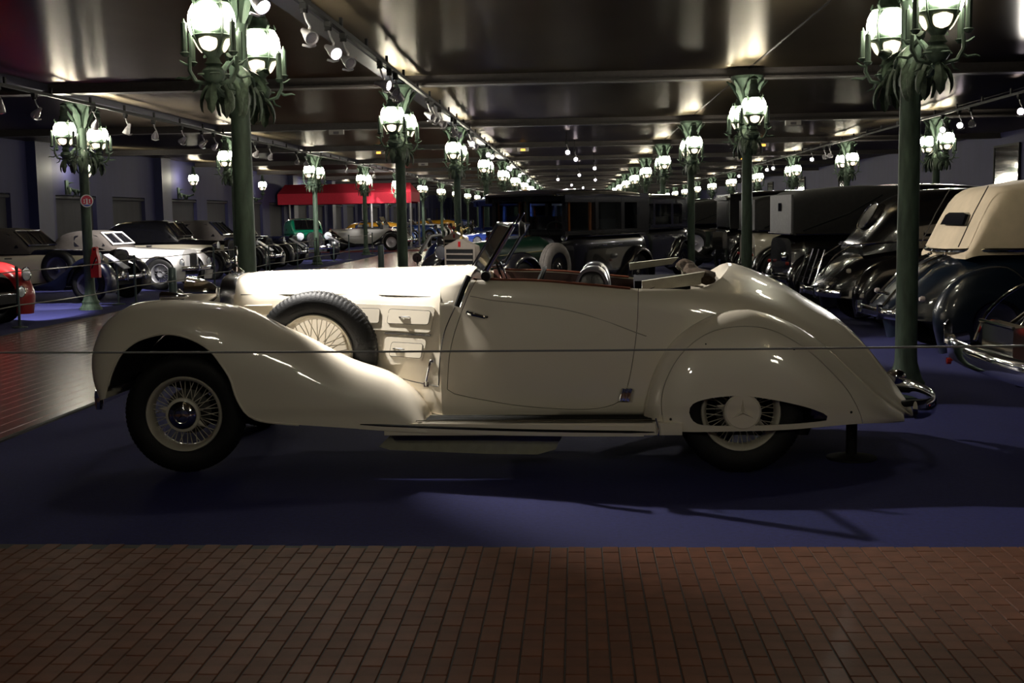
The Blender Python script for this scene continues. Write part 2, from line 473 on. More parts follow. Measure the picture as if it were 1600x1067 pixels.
def joined(mes, name):
    mb = MB()
    for me in mes: mb.add([v.co[:] for v in me.vertices], [tuple(p.vertices) for p in me.polygons])
    return flat_mesh(mb, name, mes[0].materials[0])
UP_ALL, LO_ALL = joined(UP_ME, 'upper_panes'), joined(LO_ME, 'lower_panes')

def post_mesh():
    mb = MB()
    mb.lathe([(.0, 0), (.19, 0), (.19, .04), (.16, .06), (.14, .10), (.15, .14), (.125, .17), (.105, .24), (.088, .30), (.084, .40), (.083, 1.2), (.081, 2.0), (.078, 2.45), (.092, 2.47), (.092, 2.52), (.078, 2.55),
              (.077, 3.05), (.086, 3.08), (.086, 3.12), (.076, 3.14), (.08, 3.2), (.10, 3.28), (.15, 3.38), (.215, 3.45), (.25, 3.49), (.25, 3.535), (0, 3.535)], 20)
    return mb
def capital_mesh():
    mb = MB()
    for k in range(8):
        a = k * pi / 4
        M = Matrix.Rotation(a, 4, 'Z') @ Matrix.Translation((.082, 0, 3.10)) @ Matrix.Rotation(R_(-80), 4, 'Y')
        lf = leaf_mesh(.44, .055, .75, .012)
        mb.add(place(lf, M).v, lf.f)
    return mb
POST_ME = post_mesh().mesh('post'); POST_ME.materials.append(VERD)
CAP_ME = capital_mesh().mesh('capital_leaf_ring', fix=False); CAP_ME.materials.append(VERD)
def arm_mesh():
    mb = MB()      # from the post axis out along +y to the urn
    mb.tube([(0, .06, 2.60), (0, .2, 2.54), (0, .4, 2.49), (0, .58, 2.50), (0, .70, 2.54)], [.036, .032, .028, .028, .026], 8)
    mb.tube([(0, .07, 2.76), (0, .22, 2.78), (.0, .40, 2.70), (0, .50, 2.60), (0, .60, 2.53)], [.02, .022, .024, .020, .014], 7)
    mb.tube([(0, .30, 2.64), (.0, .36, 2.67), (0, .40, 2.62), (0, .36, 2.58), (0, .30, 2.60)], [.011] * 5, 5)
    return mb
ARM_ME = arm_mesh().mesh('arm'); ARM_ME.materials.append(VERD)
LEAF_ME = []
for (L, W, c) in ((.25, .042, 1.3), (.30, .046, 1.0), (.20, .036, 1.7)):
    me = leaf_mesh(L, W, c, .012).mesh('leaf', fix=False); me.materials.append(VERDL); LEAF_ME.append(me)
def candle_mesh():
    mb = MB()
    mb.tube([(0, 0, .20), (0, 0, .42), (0, 0, .43), (0, 0, .455)], [.024, .024, .012, .003], 8)
    mb.lathe([(.0, .17), (.02, .175), (.04, .20), (.02, .21), (0, .21)], 8)
    return mb
CANDLE_ME = candle_mesh().mesh('candle'); CANDLE_ME.materials.append(VERD)
def scroll_mesh():
    mb = MB()
    mb.tube([(0, 0, .05), (.06, 0, -.02), (.14, 0, .0), (.185, 0, .08), (.18, 0, .18)], [.016, .018, .018, .016, .014], 6)
    mb.tube([(.16, 0, .05), (.21, 0, .02), (.27, 0, .03), (.30, 0, .02)], [.012, .012, .009, .004], 5)
    mb.tube([(.10, 0, -.01), (.12, 0, -.06), (.17, 0, -.08)], [.011, .010, .003], 5)
    mb.tube([(.185, 0, .12), (.22, 0, .13), (.26, 0, .16)], [.009, .010, .003], 5)
    return mb
SCROLL_ME = scroll_mesh().mesh('scroll'); SCROLL_ME.materials.append(VERD)

def add_lantern(parent, y, detail, base_rot):
    """twin-arm lantern: frame with its panes as sub-parts; candles and leaves are parts of the post"""
    ln = obj('lantern', FRAME_ME, None, parent, loc=(0, y, LZ)); ln.rotation_euler = (0, 0, base_rot)
    if detail:
        for q in range(4):
            obj('upper_pane', UP_ME[q], None, ln); obj('lower_pane', LO_ME[q], None, ln)
    else:
        obj('upper_panes', UP_ALL, None, ln); obj('lower_panes', LO_ALL, None, ln)
    for s in (-1, 1):
        for dy in ((.05,) if not detail else (-.08, .10)):
            c = obj('candle', CANDLE_ME, None, parent, loc=(s * .185, y + dy * (1 if y > 0 else -1), LZ + (.02 if dy < 0 else .07)))
        g = obj('scroll_bracket', SCROLL_ME, None, parent, loc=(0, y, LZ + .07)); g.rotation_euler = (0, 0, 0 if s > 0 else pi)
def make_post(detail):
    t = thing('lamp_post', 'x', 'lamp post')
    obj('post', POST_ME, None, t); obj('capital', CAP_ME, None, t)
    for s in (-1, 1):
        a = obj('arm', ARM_ME, None, t); a.rotation_euler = (0, 0, 0 if s > 0 else pi)
        add_lantern(t, s * .70, detail, R_(90) if s > 0 else R_(-90))
        spec = [(0, .40, 2.60, 90, 60, 1), (.05, .62, 2.56, 20, 35, 0), (-.05, .62, 2.56, 160, 35, 0), (0, .74, 2.55, 90, 40, 0),
                (.05, .16, 2.74, 50, 10, 0), (-.05, .16, 2.74, 130, 10, 0), (.05, .30, 2.62, 10, 55, 1), (-.05, .30, 2.62, 170, 55, 1), (.05, .50, 2.60, 40, 50, 2), (-.05, .50, 2.60, 140, 50, 2), (.07, .10, 2.62, 20, 65, 1), (-.07, .10, 2.62, 160, 65, 1),
                (.04, .42, 2.76, 70, -50, 2), (-.04, .42, 2.76, 110, -50, 2)]
        for (x, y, z, az, dip, li) in (spec if detail else spec[:4]):
            l = obj('leaf', LEAF_ME[li], None, t, loc=(x * s, y * s, z))
            l.rotation_euler = (0, R_(dip), R_(az + (0 if s > 0 else 180)))
    return t
NEAR_POST = make_post(True); FAR_POST = make_post(False)
rows = [('inner left', -2.75, [10.0 + PITCH * i for i in range(14)]), ('inner right', 2.60, [9.75 + PITCH * i for i in range(14)]),
        ('outer left', -8.42, [20.6 + 9.25 * i for i in range(11)]), ('outer right', 8.15, [28.3 + 9.2 * i for i in range(11)])]
used = {}
for rn, X, ys in rows:
    for i, y in enumerate(ys):
        near = y < 34
        lab = 'green lamp post with twin lanterns, %s from the front, %s row' % (ORD[i], rn)
        src = NEAR_POST if near else FAR_POST
        if src.name not in used:
            used[src.name] = 1; src.location = (X, y, 0); src['label'] = lab; src['group'] = 'lamp posts along the hall'
        else:
            dup(src, (X, y, 0), 0, lab, 'lamp posts along the hall')
# two posts of the same rows stand behind the camera and light the near side of the car
for X, rn in ((-2.75, 'left'), (2.6, 'right')):
    dup(FAR_POST, (X, Y0R - PITCH * 1.07, 0), 0, 'green lamp post of the inner %s row, standing behind the camera' % rn, 'lamp posts along the hall')

# wall sconces on the left wall
def make_sconce():
    t = thing('wall_sconce', 'x', 'wall lamp')
    obj('bracket', MB().tube([(0, 0, 2.5), (.2, 0, 2.42), (.42, 0, 2.38), (.6, 0, 2.44)], [.05, .04, .034, .03], 8).box((.02, 0, 2.5), (.04, .2, .4)), VERD, t)
    ln = obj('lantern', FRAME_ME, None, t, loc=(.6, 0, LZ))
    obj('upper_panes', UP_ALL, None, ln); obj('lower_panes', LO_ALL, None, ln)
    for (x, y, z, az, dip, li) in ((.1, .03, 2.5, 60, 20, 1), (.1, -.03, 2.5, -60, 20, 1), (.25, 0, 2.44, 0, 70, 0), (.3, .04, 2.44, 80, 30, 2), (.3, -.04, 2.44, -80, 30, 2), (.08, 0, 2.6, 20, -50, 2)):
        l = obj('leaf', LEAF_ME[li], None, t, loc=(x, y, z)); l.rotation_euler = (0, R_(dip), R_(az))
    return t
SC = make_sconce()
for i in range(7):
    y = 34.4 + PILP * i
    lab = '%s lit wall lantern on a leafy bracket from the left, on the violet left wall' % ORD[i]
    if i == 0: SC.location = (HALL_X0, y, 0); SC['label'] = lab; SC['group'] = 'wall lanterns on the left wall'
    else: dup(SC, (HALL_X0, y, 0), 0, lab, 'wall lanterns on the left wall')

# =================================================================== TRACK LIGHTS
def track(name, x, z, y0, y1, label):
    t = thing(name, label, 'light track', (x, 0, z))
    obj('rail', MB().box((0, (y0 + y1) / 2, 0), (.05, y1 - y0, .045)), BLACKM, t)
    n = int((y1 - y0) / 1.52)
    for i in range(n):
        obj('hanger', MB().box((0, y0 + .4 + i * 1.52, .06), (.03, .05, .12)), BLACKM, t)
    return t
TZ = 3.44
track('light_track', -2.40, TZ, 6.2, 90, 'black ceiling track of spotlights running along the inner left lamp posts')
track('light_track', -8.0, TZ, 12.0, 90, 'black ceiling track of spotlights above the noses of the left row of cars')
track('light_track', 7.6, TZ, 14.0, 90, 'black ceiling track of spotlights above the right row of cars')
def spot_parts(t, lit):
    obj('clip', MB().box((0, 0, .0), (.06, .10, .05)).tube([(0, 0, 0), (.0, .0, -.06)], .035, 8), BLACKM, t)
    obj('arm', MB().tube([(0, 0, -.04), (.02, .0, -.12), (.05, 0, -.18), (.03, 0, -.24)], .012, 6), SILVER, t)
    # housing axis along local +x of the head
    hd = obj('head', MB().lathe([(0, -.11), (.022, -.11), (.028, -.09), (.034, -.05), (.05, .0), (.062, .06), (.066, .09), (.058, .09), (.05, .06)], 14, 'x'), SILVER, t, loc=(.03, 0, -.25))
    obj('lens', MB().lathe([(0, .072), (.03, .075), (.056, .07)], 14, 'x'), LENS_ON if lit else LENS_OFF, hd)
    obj('yoke', MB().tube([(0, .066, 0), (-.02, .075, -.05), (.05, .07, -.08)], .009, 5).tube([(.05, .06, -.08), (.07, .0, -.085), (.05, -.06, -.08)], .012, 5), SILVER, hd)
    return hd
def make_spot(lit):
    t = thing('track_spotlight', 'x', 'spotlight'); spot_parts(t, lit); return t
SP_ON, SP_OFF = make_spot(True), make_spot(False)
used_sp = set()
SPOT_AIMS = []
def place_spot(x, y, lit, aim, label, group, power=0., cone=38, blend=.5):
    src = SP_ON if lit else SP_OFF
    if src.name in used_sp: t = dup(src, (x, y, TZ - .05), 0, label, group); ch = [c for c in t.children if c.name.startswith('head')][0]
    else:
        kids(src); [kids(c) for c in kids(src)]
        used_sp.add(src.name); t = src; t.location = (x, y, TZ - .05); t['label'] = label; t['group'] = group
        ch = [c for c in t.children if c.name.startswith('head')][0]
    o = Vector((x + .03, y, TZ - .30)); d = (Vector(aim) - o).normalized()
    ch.rotation_euler = d.to_track_quat('X', 'Z').to_euler()
    if power:
        SPOT_AIMS.append((t, o, d, power, cone, blend))
    return t
AIMC = (-1.2, 8.0, 1.15)
inner = [(7.5, 1, (-1.42, 7.9, 1.12), 1.3), (9.2, 1, (-.1, 7.6, .9), .65), (10.94, 0, (-.6, 8.8, 1.6), 0), (12.0, 1, (0.6, 9.0, .9), .6), (12.77, 0, (.5, 9.5, 1.), 0), (15.14, 1, (4.2, 13.0, 1.45), 1.3), (15.9, 0, (1.2, 13., 1.), 0), (16.43, 1, (-1.6, 18.6, .95), .36),
         (19.94, 0, (1.5, 17., 1.), 0), (20.58, 0, (1.6, 18., 1.), 0), (21.68, 0, (2, 19., 1.), 0), (23.9, 1, (-1.4, 26.5, 1.), .8), (24.5, 0, (1, 22., 1.), 0), (27.6, 1, (0., 24., 1.2), .6), (28.6, 0, (2, 25, 1.), 0),
         (33.0, 1, (-1, 26, 1.), .3), (34.2, 1, (1, 28, 1.), .3), (42.5, 1, (0, 34, 1), .3), (43.6, 1, (1, 38, 1), .3), (51., 1, (0, 44, 1), .3), (60., 1, (0, 52, 1), .3)]
for i, (y, lit, aim, pw_) in enumerate(inner):
    place_spot(-2.40, y, lit, aim, '%s silver spotlight along the inner left track, %s' % (ORD[i], 'lit' if lit else 'not lit'), 'spotlights on the inner left track', pw_, 46 if y == 9.2 else (43 if pw_ == 1.3 and y < 8 else 40), .6 if y == 9.2 else .35)
outer = [(16.6, 0, (-10, 17.0, .8), 0), (17.4, 1, (-9.2, 19.2, .2), 1.80), (18.6, 0, (-11, 20, .9), 0), (20.9, 0, (-10, 23, 1), 0), (22.4, 1, (-9.3, 21.6, .3), .7), (23.9, 1, (-9.9, 26.9, .9), 2.2), (25.6, 0, (-11, 27, 1), 0), (27.0, 1, (-11.5, 27., .9), 1.22), (27.9, 0, (-11, 30, 1), 0),
         (31.5, 1, (-10.5, 33, .9), 1.08), (33.0, 0, (-10, 35, 1), 0), (36.2, 1, (-10, 41, 1.), 1.08), (37.4, 0, (-9, 41, 1), 0), (44., 1, (-9, 43, 1), 0.68), (50., 1, (-10, 56, 2.4), 1.62), (58, 1, (-10, 61, 1), 0.68), (66, 1, (-10, 68, 1), 0.68), (74, 1, (-10, 76, 1), 0.68)]
for i, (y, lit, aim, pw_) in enumerate(outer):
    place_spot(-8.0, y * .962, lit, aim, '%s silver spotlight along the outer left track, %s' % (ORD[i], 'lit' if lit else 'not lit'), 'spotlights on the outer left track', pw_)
right = [(21.6, 1, (5.0, 14.0, 1.3), 1.1), (24.2, 0, (6, 20, 1.2), 0), (24.9, 1, (4.6, 18, 1.2), .4), (26.0, 1, (5, 22, 1.2), .35), (28.9, 1, (4, 24, 1.), .35), (37.4, 0, (5, 30, 1.), 0), (38.2, 0, (5, 32, 1.), 0), (40.2, 1, (5, 33, 1.), .3), (48., 1, (5, 42, 1.), .3), (49.5, 1, (5, 44, 1.), .3), (58, 1, (5, 50, 1), .3)]
for i, (y, lit, aim, pw_) in enumerate(right):
    place_spot(7.6, y, lit, aim, '%s silver spotlight along the right track, %s' % (ORD[i], 'lit' if lit else 'not lit'), 'spotlights on the right track', pw_)
MIDT = []
for i, (x, y) in enumerate([(-.25, 32.4), (-.04, 36.7), (.64, 44.3), (.1, 52.), (-.9, 58.), (.9, 60.), (-.3, 70.), (.4, 78.)]):
    MIDT.append(None); MIDT[-1] = place_spot(x, y, 1, (x * .3, y - 7, .8), '%s lit spotlight hanging singly from the ceiling down the middle of the hall' % ORD[i], 'spotlights along the middle of the ceiling', .25)
    obj('drop_rod', MB().tube([(0, 0, .02), (0, 0, CEIL + .12 - TZ)], .012, 6), BLACKM, COL.objects[-1] if False else MIDT[-1])
for (t, o, d, p, cone, blend) in SPOT_AIMS:
    L = bpy.data.lights.new('bulb', 'SPOT'); L.energy = p * SPOT_W; L.spot_size = R_(cone); L.spot_blend = blend; L.shadow_soft_size = .03
    L.color = (1., .95, .88)
    lo = bpy.data.objects.new('bulb', L); COL.objects.link(lo); lo.parent = t
    lo.location = Vector(o) - Vector(t.location) + d * .10
    lo.rotation_euler = d.to_track_quat('-Z', 'Y').to_euler()
# =================================================================== THE CREAM ROADSTER
CAR_L0 = np.array([-2.357, 7.028, 0.0]); CAR_A = R_(-2.04)
_c, _s = cos(CAR_A), sin(CAR_A)
_Ri = np.array([[_c, _s, 0], [-_s, _c, 0], [0, 0, 1]])
def P(px, py, y):
    """measured point of the photograph on the plane `y` metres behind the car's near flank -> (x, z) in the car's own frame"""
    d = CAM @ np.array([(px - CX) / FPX, -(py - CY) / FPX, -1.0]); o = _Ri @ (np.array([0, 0, EYE]) - CAR_L0); d = _Ri @ d
    q = o + d * ((y - o[1]) / d[1]); return float(q[0]), float(q[2])
def PL(pts, y): return [P(a, b, y) for a, b in pts]
YC = .93                       # car centre line; the car is 1.86 m wide
car = thing('roadster', 'cream open two-seat roadster with folded top and spare wheel on the fender, filling the foreground', 'car',
            tuple(CAR_L0), CAR_A)
def boolean(o, cutter, op='DIFFERENCE'):
    md = o.modifiers.new('b', 'BOOLEAN'); md.operation = op; md.object = cutter; md.solver = 'EXACT'
    dg = bpy.context.evaluated_depsgraph_get()
    me = bpy.data.meshes.new_from_object(o.evaluated_get(dg)); o.modifiers.remove(md)
    o.data = me
def tmp(mb, angle=30):
    me = mb.mesh('cut', angle); o = bpy.data.objects.new('cut', me); COL.objects.link(o); return o
def kill(o): bpy.data.objects.remove(o)
def finish(o, m, angle=38):
    me = o.data; me.materials.clear(); me.materials.append(m)
    for p in me.polygons: p.material_index = 0
    me.polygons.foreach_set('use_smooth', [True] * len(me.polygons)); me.set_sharp_from_angle(angle=R_(angle))
def prism_y(poly, y0, y1): return MB().prism(poly, lambda p: (p[0], y0, p[1]), lambda p: (p[0], y1, p[1]))
def grow(poly, d):
    p = np.array(poly); n = len(p); out = []
    ar = sum(p[i][0] * p[(i + 1) % n][1] - p[(i + 1) % n][0] * p[i][1] for i in range(n))
    for i in range(n):
        t = p[(i + 1) % n] - p[i - 1]; t = t / (np.linalg.norm(t) + 1e-9)
        nrm = np.array([t[1], -t[0]]) * (1 if ar > 0 else -1)
        out.append(tuple(p[i] + nrm * d))
    return out
class Fn:
    """smooth function through (x, value) keys"""
    def __init__(s, keys):
        k = sorted(keys); x = np.array([a for a, b in k]); v = np.array([b for a, b in k])
        m = np.gradient(v, x); s.x, s.v, s.m = x, v, m
        for i in range(len(x) - 1):
            d = (v[i + 1] - v[i]) / (x[i + 1] - x[i])
            if abs(d) < 1e-9: s.m[i] = s.m[i + 1] = 0
            else:
                a, b = s.m[i] / d, s.m[i + 1] / d
                if a < 0: s.m[i] = 0
                if b < 0: s.m[i + 1] = 0
                r = math.hypot(a, b)
                if r > 3: s.m[i] = 3 * a / r * d; s.m[i + 1] = 3 * b / r * d
    def __call__(s, q):
        x, v, m = s.x, s.v, s.m
        if q <= x[0]: return float(v[0])
        if q >= x[-1]: return float(v[-1])
        i = int(np.searchsorted(x, q) - 1); h = x[i + 1] - x[i]; t = (q - x[i]) / h
        return float((2 * t ** 3 - 3 * t * t + 1) * v[i] + (t ** 3 - 2 * t * t + t) * h * m[i] + (-2 * t ** 3 + 3 * t * t) * v[i + 1] + (t ** 3 - t * t) * h * m[i + 1])

# ---------------- hull (cowl, doors, tail) : stations along x
belt_px = [(735, 432, .29), (745, 436, .27), (825, 440, .25), (920, 447, .24), (997, 454, .24), (1062, 456, .25), (1100, 460, .27), (1150, 466, .28), (1220, 487, .33), (1300, 533, .43), (1360, 584, .52), (1421, 643, .60)]
zb = Fn([(P(a, b, y)[0], P(a, b, y)[1]) for a, b, y in belt_px])
deck_px = [(690, 415), (735, 414), (780, 417), (900, 421), (1000, 416), (1080, 408), (1132, 409), (1162, 416), (1187, 426), (1220, 441), (1262, 467), (1300, 490), (1349, 535), (1396, 598), (1421, 638)]
zt = Fn([P(a, b, YC) for a, b in deck_px])
X0H, X1H = P(686, 520, .25)[0], P(1421, 645, .7)[0]
wm = Fn([(X0H, .655), (1.9, .69), (2.4, .715), (2.9, .71), (3.3, .685), (3.7, .63), (4.05, .54), (X1H, .38)])
wb = Fn([(X0H, .60), (1.75, .635), (2.4, .675), (2.9, .665), (3.2, .635), (3.6, .56), (4.0, .45), (X1H, .32)])
zs = Fn([(X0H, .31), (3.0, .31), (3.6, .28), (X1H, .24)])
hxF, hxR = P(364, 470, .62)[0], X0H + .005
hz = Fn([P(366, 452, YC), P(371, 441, YC), P(380, 432, YC), P(392, 426.5, YC), (P(405, 424, YC)[0], P(405, 424, YC)[1]), P(530, 420.5, YC), P(630, 417.5, YC), P(700, 415, YC)])
hing = Fn([P(366, 461, .60), P(565, 461, .42), P(712, 465, .30)])
hw = Fn([(hxF, .285), (.6, .375), (1.1, .49), (hxR, .615)])
def hood_section(x, n=30):
    W, t, m_ = hw(x), hz(x), hing(x)
    m_ = min(m_, t - .012)
    s = .30
    k = [(0, s), (W * .7, s), (W * .97, s), (W * 1.03, s + .04), (W * 1.045, lerp(s, m_, .45)), (W * 1.03, m_ - .03), (W * 1.012, m_), (W * .955, lerp(m_, t, .42)), (W * .80, lerp(m_, t, .74)), (W * .45, lerp(m_, t, .95)), (0, t)]
    return cr(k, n)
def hull_section(x, n=34):
    b, t, s = zb(x), zt(x), zs(x); W, B = wm(x), wb(x)
    t = max(t, b + .015)
    zm = s + (b - s) * .52
    k = [(0, s), (W * .6, s), (W * .90, s), (W * .955, s + .025), (W * .985, lerp(s, zm, .5)), (W, zm), (lerp(W, B, .35), lerp(zm, b, .55)), (B + .018, b - .045), (B - .012, b - .004), (B * .86, lerp(b, t, .28)), (B * .5, lerp(b, t, .80)), (0, t)]
    A = cr(k, n)
    u = (x - X0H) / .34
    if u < 1:
        u = max(0., u); u = u * u * (3 - 2 * u)
        A = cr_hood(n) * (1 - u) + A * u
    return A
def cr_hood(n):
    B = hood_section(hxR, n); return np.stack([B[:, 0] * 1.004, B[:, 1]], 1)
def hull_mesh(xs):
    rows_ = []
    for x in xs:
        h = hull_section(x)
        ring = [(x, YC - a, z) for a, z in h] + [(x, YC + a, z) for a, z in h[::-1][1:-1]]
        rows_.append(ring)
    return MB().grid(rows_, cv=True, cap=True)
xs_h = list(np.linspace(X0H, X0H + .36, 10)) + list(np.linspace(X0H + .42, 3.0, 22)) + list(np.linspace(3.06, X1H - .02, 26)) + [X1H]
body = obj('body_shell', hull_mesh(xs_h), CREAM, car, angle=50)
# cockpit pocket
cx0, cx1, cxe = 1.70, P(1050, 455, .26)[0], P(1137, 420, YC)[0]
def ins(x): return wb(x) - .035
plan = []
for x in np.linspace(cx0, cx1, 10): plan.append((x, YC - ins(x)))
wc = ins(cx1)
for a in np.linspace(0, pi, 19)[1:-1]:
    plan.append((cx1 + (cxe - cx1) * sin(a) ** .85, YC - wc * pw(cos(a), .8)))
for x in np.linspace(cx1, cx0, 10): plan.append((x, YC + ins(x)))
body_solid = body
cut = tmp(MB().prism(plan, lambda p: (p[0], p[1], .48), lambda p: (p[0], p[1], 2.0)))
cut.parent = car; cut.matrix_parent_inverse.identity()
boolean(body, cut); kill(cut)
# wheel well pockets at the rear so the wheels have room
for yy in ((.02, .62), (1.24, 1.84)):
    cy = [(3.30 + .43 * cos(a), .36 + .43 * sin(a)) for a in np.linspace(0, 2 * pi, 28, endpoint=False)]
    cut = tmp(prism_y(cy, *yy)); cut.parent = car; boolean(body, cut); kill(cut)
# door: cut out of the shell and set back in with a gap
door_px = [(722, 482), (707, 527), (700, 562), (698, 595), (699, 613), (725, 621), (759, 627), (805, 634), (852, 638), (909, 640), (946, 636), (971, 625), (979, 607), (987, 570), (995, 510), (997, 449), (996, 436), (900, 425), (760, 415), (748, 430), (735, 452)]
door_poly = PL(door_px, .225)
door_poly = [tuple(p) for p in cr(door_poly, 70, True)]
door = bpy.data.objects.new('door', body.data.copy()); COL.objects.link(door); door.parent = car
c1 = tmp(prism_y(grow(door_poly, .0035), -.1, .345)); c1.parent = car; boolean(body, c1); kill(c1)
c2 = tmp(prism_y(door_poly, -.1, .34)); c2.parent = car; boolean(door, c2, 'INTERSECT'); kill(c2)
finish(door, CREAM, 50)
# seam between cowl and hood side (second line in front of the door)
finish(body, CREAM, 50)
def skin_y(x, z):
    """near surface of the hull at (x, z)"""
    h = hull_section(x, 60); k = len(h)
    best = min(range(k // 5, k), key=lambda i: abs(h[i][1] - z) + (10 if h[i][0] < .1 else 0))
    return YC - h[best][0]
# crease of the belt moulding falling along the door
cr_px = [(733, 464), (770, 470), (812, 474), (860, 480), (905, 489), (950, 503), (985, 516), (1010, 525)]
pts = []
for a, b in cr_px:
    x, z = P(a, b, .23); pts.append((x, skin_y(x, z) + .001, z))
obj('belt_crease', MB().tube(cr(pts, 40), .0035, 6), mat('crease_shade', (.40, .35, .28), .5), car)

# interior
lin = MB()
for s in (-1, 1):
    rows_ = []
    for x in np.linspace(cx0 + .02, cx1, 12):
        y = YC + s * (ins(x) - .008); rows_.append([(x, y, .5), (x, y, zb(x) - .006)])
    lin.grid(rows_)
rows_ = []
for a in np.linspace(0, pi, 17):
    x = cx1 + (cxe - cx1) * sin(a) ** .85 - .012 * sin(a); y = YC - (wc - .01) * pw(cos(a), .8)
    rows_.append([(x, y, .5), (x, y, zb(cx1) - .10)])
lin.grid(rows_)
obj('door_lining', lin, LINING, car, fix=False)
obj('cockpit_floor', MB().box(((cx0 + cxe) / 2, YC, .495), (cxe - cx0 - .1, 2 * wc - .1, .02)), DARK, car)
for s in (-1, 1):
    pts = [(x, YC + s * (wb(x) - .030), zb(x) + .006) for x in np.linspace(1.80, 2.66, 14)]
    obj('wooden_door_cap', MB().tube(pts, .014, 8, flat=.6), WOOD, car)
obj('dashboard', MB().box((1.78, YC, .99), (.05, 1.1, .17)), WOOD, car)
# steering wheel
sw = obj('steering_wheel', MB().torus((0, 0, 0), .20, .013, 'x', 30, 6).tube([(0, -.2, 0), (0, 0, 0), (0, .2, 0)], .008, 6).tube([(0, 0, 0), (0, 0, -.2)], .008, 6).tube([(0, 0, 0), (-.32, 0, -.1)], .018, 8), BLACKM, car, loc=(2.06, .62, 1.0))
sw.rotation_euler = (0, R_(22), 0)
# seats: two black leather squabs with piped edges
PIPING = mat('shiny_piping', (.16, .16, .19), .18, coat=.6)
def seat(y):
    """barrel-backed bucket seat: a padded arch seen from the car's flank, with piped ends"""
    rows_ = []; x0_, zc = 2.43, .98
    for yy, f in ((-.27, .80), (-.262, .92), (-.24, 1.), (0, 1.03), (.24, 1.), (.262, .92), (.27, .80)):
        ring_ = [(x0_ + .105 * f, y + yy, .55)] + [(x0_ + .105 * f * pw(cos(a), .75), y + yy, zc + .205 * f * sin(a) ** .75) for a in np.linspace(0, pi, 15)] + [(x0_ - .105 * f, y + yy, .55)]
        rows_.append(ring_)
    s = obj('seat_back', MB().grid(rows_, cv=True, cap=True), LEATHER, car, angle=60)
    for yy in (-.262, .262):
        pts = [(x0_ + .10 * pw(cos(a), .75), y + yy * 1.01, zc + .20 * sin(a) ** .75) for a in np.linspace(.02, pi - .02, 22)]
        obj('seat_piping', MB().tube(pts, .011, 6), PIPING, s)
    obj('seat_cushion', MB().box((2.16, y, .72), (.46, .50, .16)).ball((2.16, y, .80), (.23, .25, .05)), LEATHER, car)
seat(.66); seat(1.22)
# folded top: two cream hoop boards, bows and the bunched brown-lined cloth
def board(px, y, w_):
    return MB().prism(PL(px, y), lambda p: (p[0], y - w_, p[1]), lambda p: (p[0], y + w_, p[1]))
mat('black_top_cloth_dull', (.006, .006, .008), .9, var=.2, spec=.05)
top = obj('folded_top', board([(1004, 441), (1004, 452), (1050, 446), (1096, 443), (1101, 425)], .44, .03) if False else
          board([(1003, 439), (1003, 452), (1050, 449.5), (1094, 444), (1101, 424)], .44, .035), CLOTH, car)
obj('top_board', board([(983, 411), (984, 422), (1050, 412), (1060, 402)], 1.30, .035), CLOTH, top)
pts = [P(1030, 451, .5), P(1062, 443, .5), P(1085, 447, .5), P(1100, 449, .5)]
obj('top_bow', MB().tube([(x, .55, z) for x, z in cr(pts, 12)], .016, 6, flat=.5), CLOTH, top)
pts = [P(1056, 416, .9), P(1064, 420, .9), P(1068, 430, .9)]
obj('top_bow', MB().tube([(x, .9, z) for x, z in cr(pts, 8)], .012, 6, flat=.5), CLOTH, top)
rows_ = []
for i in range(22):
    u = i / 21; y = lerp(1.42, .40, u)
    x = lerp(P(1068, 410, 1.35)[0], P(1103, 425, .44)[0], u) + .02 * sin(u * 9)
    z = lerp(P(1068, 405, 1.35)[1], P(1103, 422, .44)[1], u) + .012 * sin(u * 23)
    r1, r2 = .048 + .010 * sin(u * 31), .034 + .009 * sin(u * 17 + 1)
    rows_.append([(x + r1 * cos(a) * (1 + .1 * sin(3 * a + u * 8)), y, z - .05 + r2 * sin(a) * (1 + .12 * sin(4 * a + u * 15))) for a in np.linspace(0, 2 * pi, 14, endpoint=False)])
obj('bunched_cloth', MB().grid(rows_, cv=True, cap=True), BROWN, top)
obj('top_frame_black', MB().tube([(2.72, .42, 1.04), (2.80, .42, 1.07), (2.86, .5, 1.05)], .018, 6).tube([(2.72, 1.3, 1.04), (2.80, 1.3, 1.07), (2.86, 1.25, 1.05)], .018, 6)
    .box((2.86, YC, 1.065), (.34, .74, .07)), MATS['black_top_cloth_dull'], top)

# ---------------- hood, radiator, ornament
rows_ = []
for x in list(np.linspace(hxF, hxF + .12, 8)) + list(np.linspace(hxF + .16, hxR, 24)):
    h = hood_section(x); rows_.append([(x, YC - a, z) for a, z in h] + [(x, YC + a, z) for a, z in h[::-1][1:-1]])
hood = obj('hood', MB().grid(rows_, cv=True, cap=True), CREAM, car, angle=50)
def hood_y(x, z):
    h = hood_section(x, 60); k = len(h)
    best = min(range(k // 5, k), key=lambda i: abs(h[i][1] - z) + (10 if h[i][0] < .1 else 0)); return YC - h[best][0]
def hood_line(px, y=.36, r=.004, m=None, n=20, name='hood_seam', fn=None):
    pts = []
    for a, b in px:
        x, z = P(a, b, y); yy = (fn or hood_y)(x, z); x, z = P(a, b, yy); pts.append((x, (fn or hood_y)(x, z), z))
    return obj(name, MB().tube(cr(pts, n), r, 6), m or DARK, car)
SEAM = mat('seam_shadow', (.05, .045, .04), .8)
obj('hood_seam', MB().tube([(x, YC - hw(x) * 1.0125, hing(x)) for x in np.linspace(hxF + .05, hxR, 40)], .0032, 6), SEAM, car)
hood_line([(622, 590), (650, 597), (685, 604)], .33, .003, SEAM)
def hull_or_hood(x, z): return hood_y(min(x, hxR), z) - .002
hood_line([(711, 480), (703, 497), (695, 517), (690, 540), (687, 565), (685, 602)], .27, .0035, SEAM, fn=hull_or_hood)
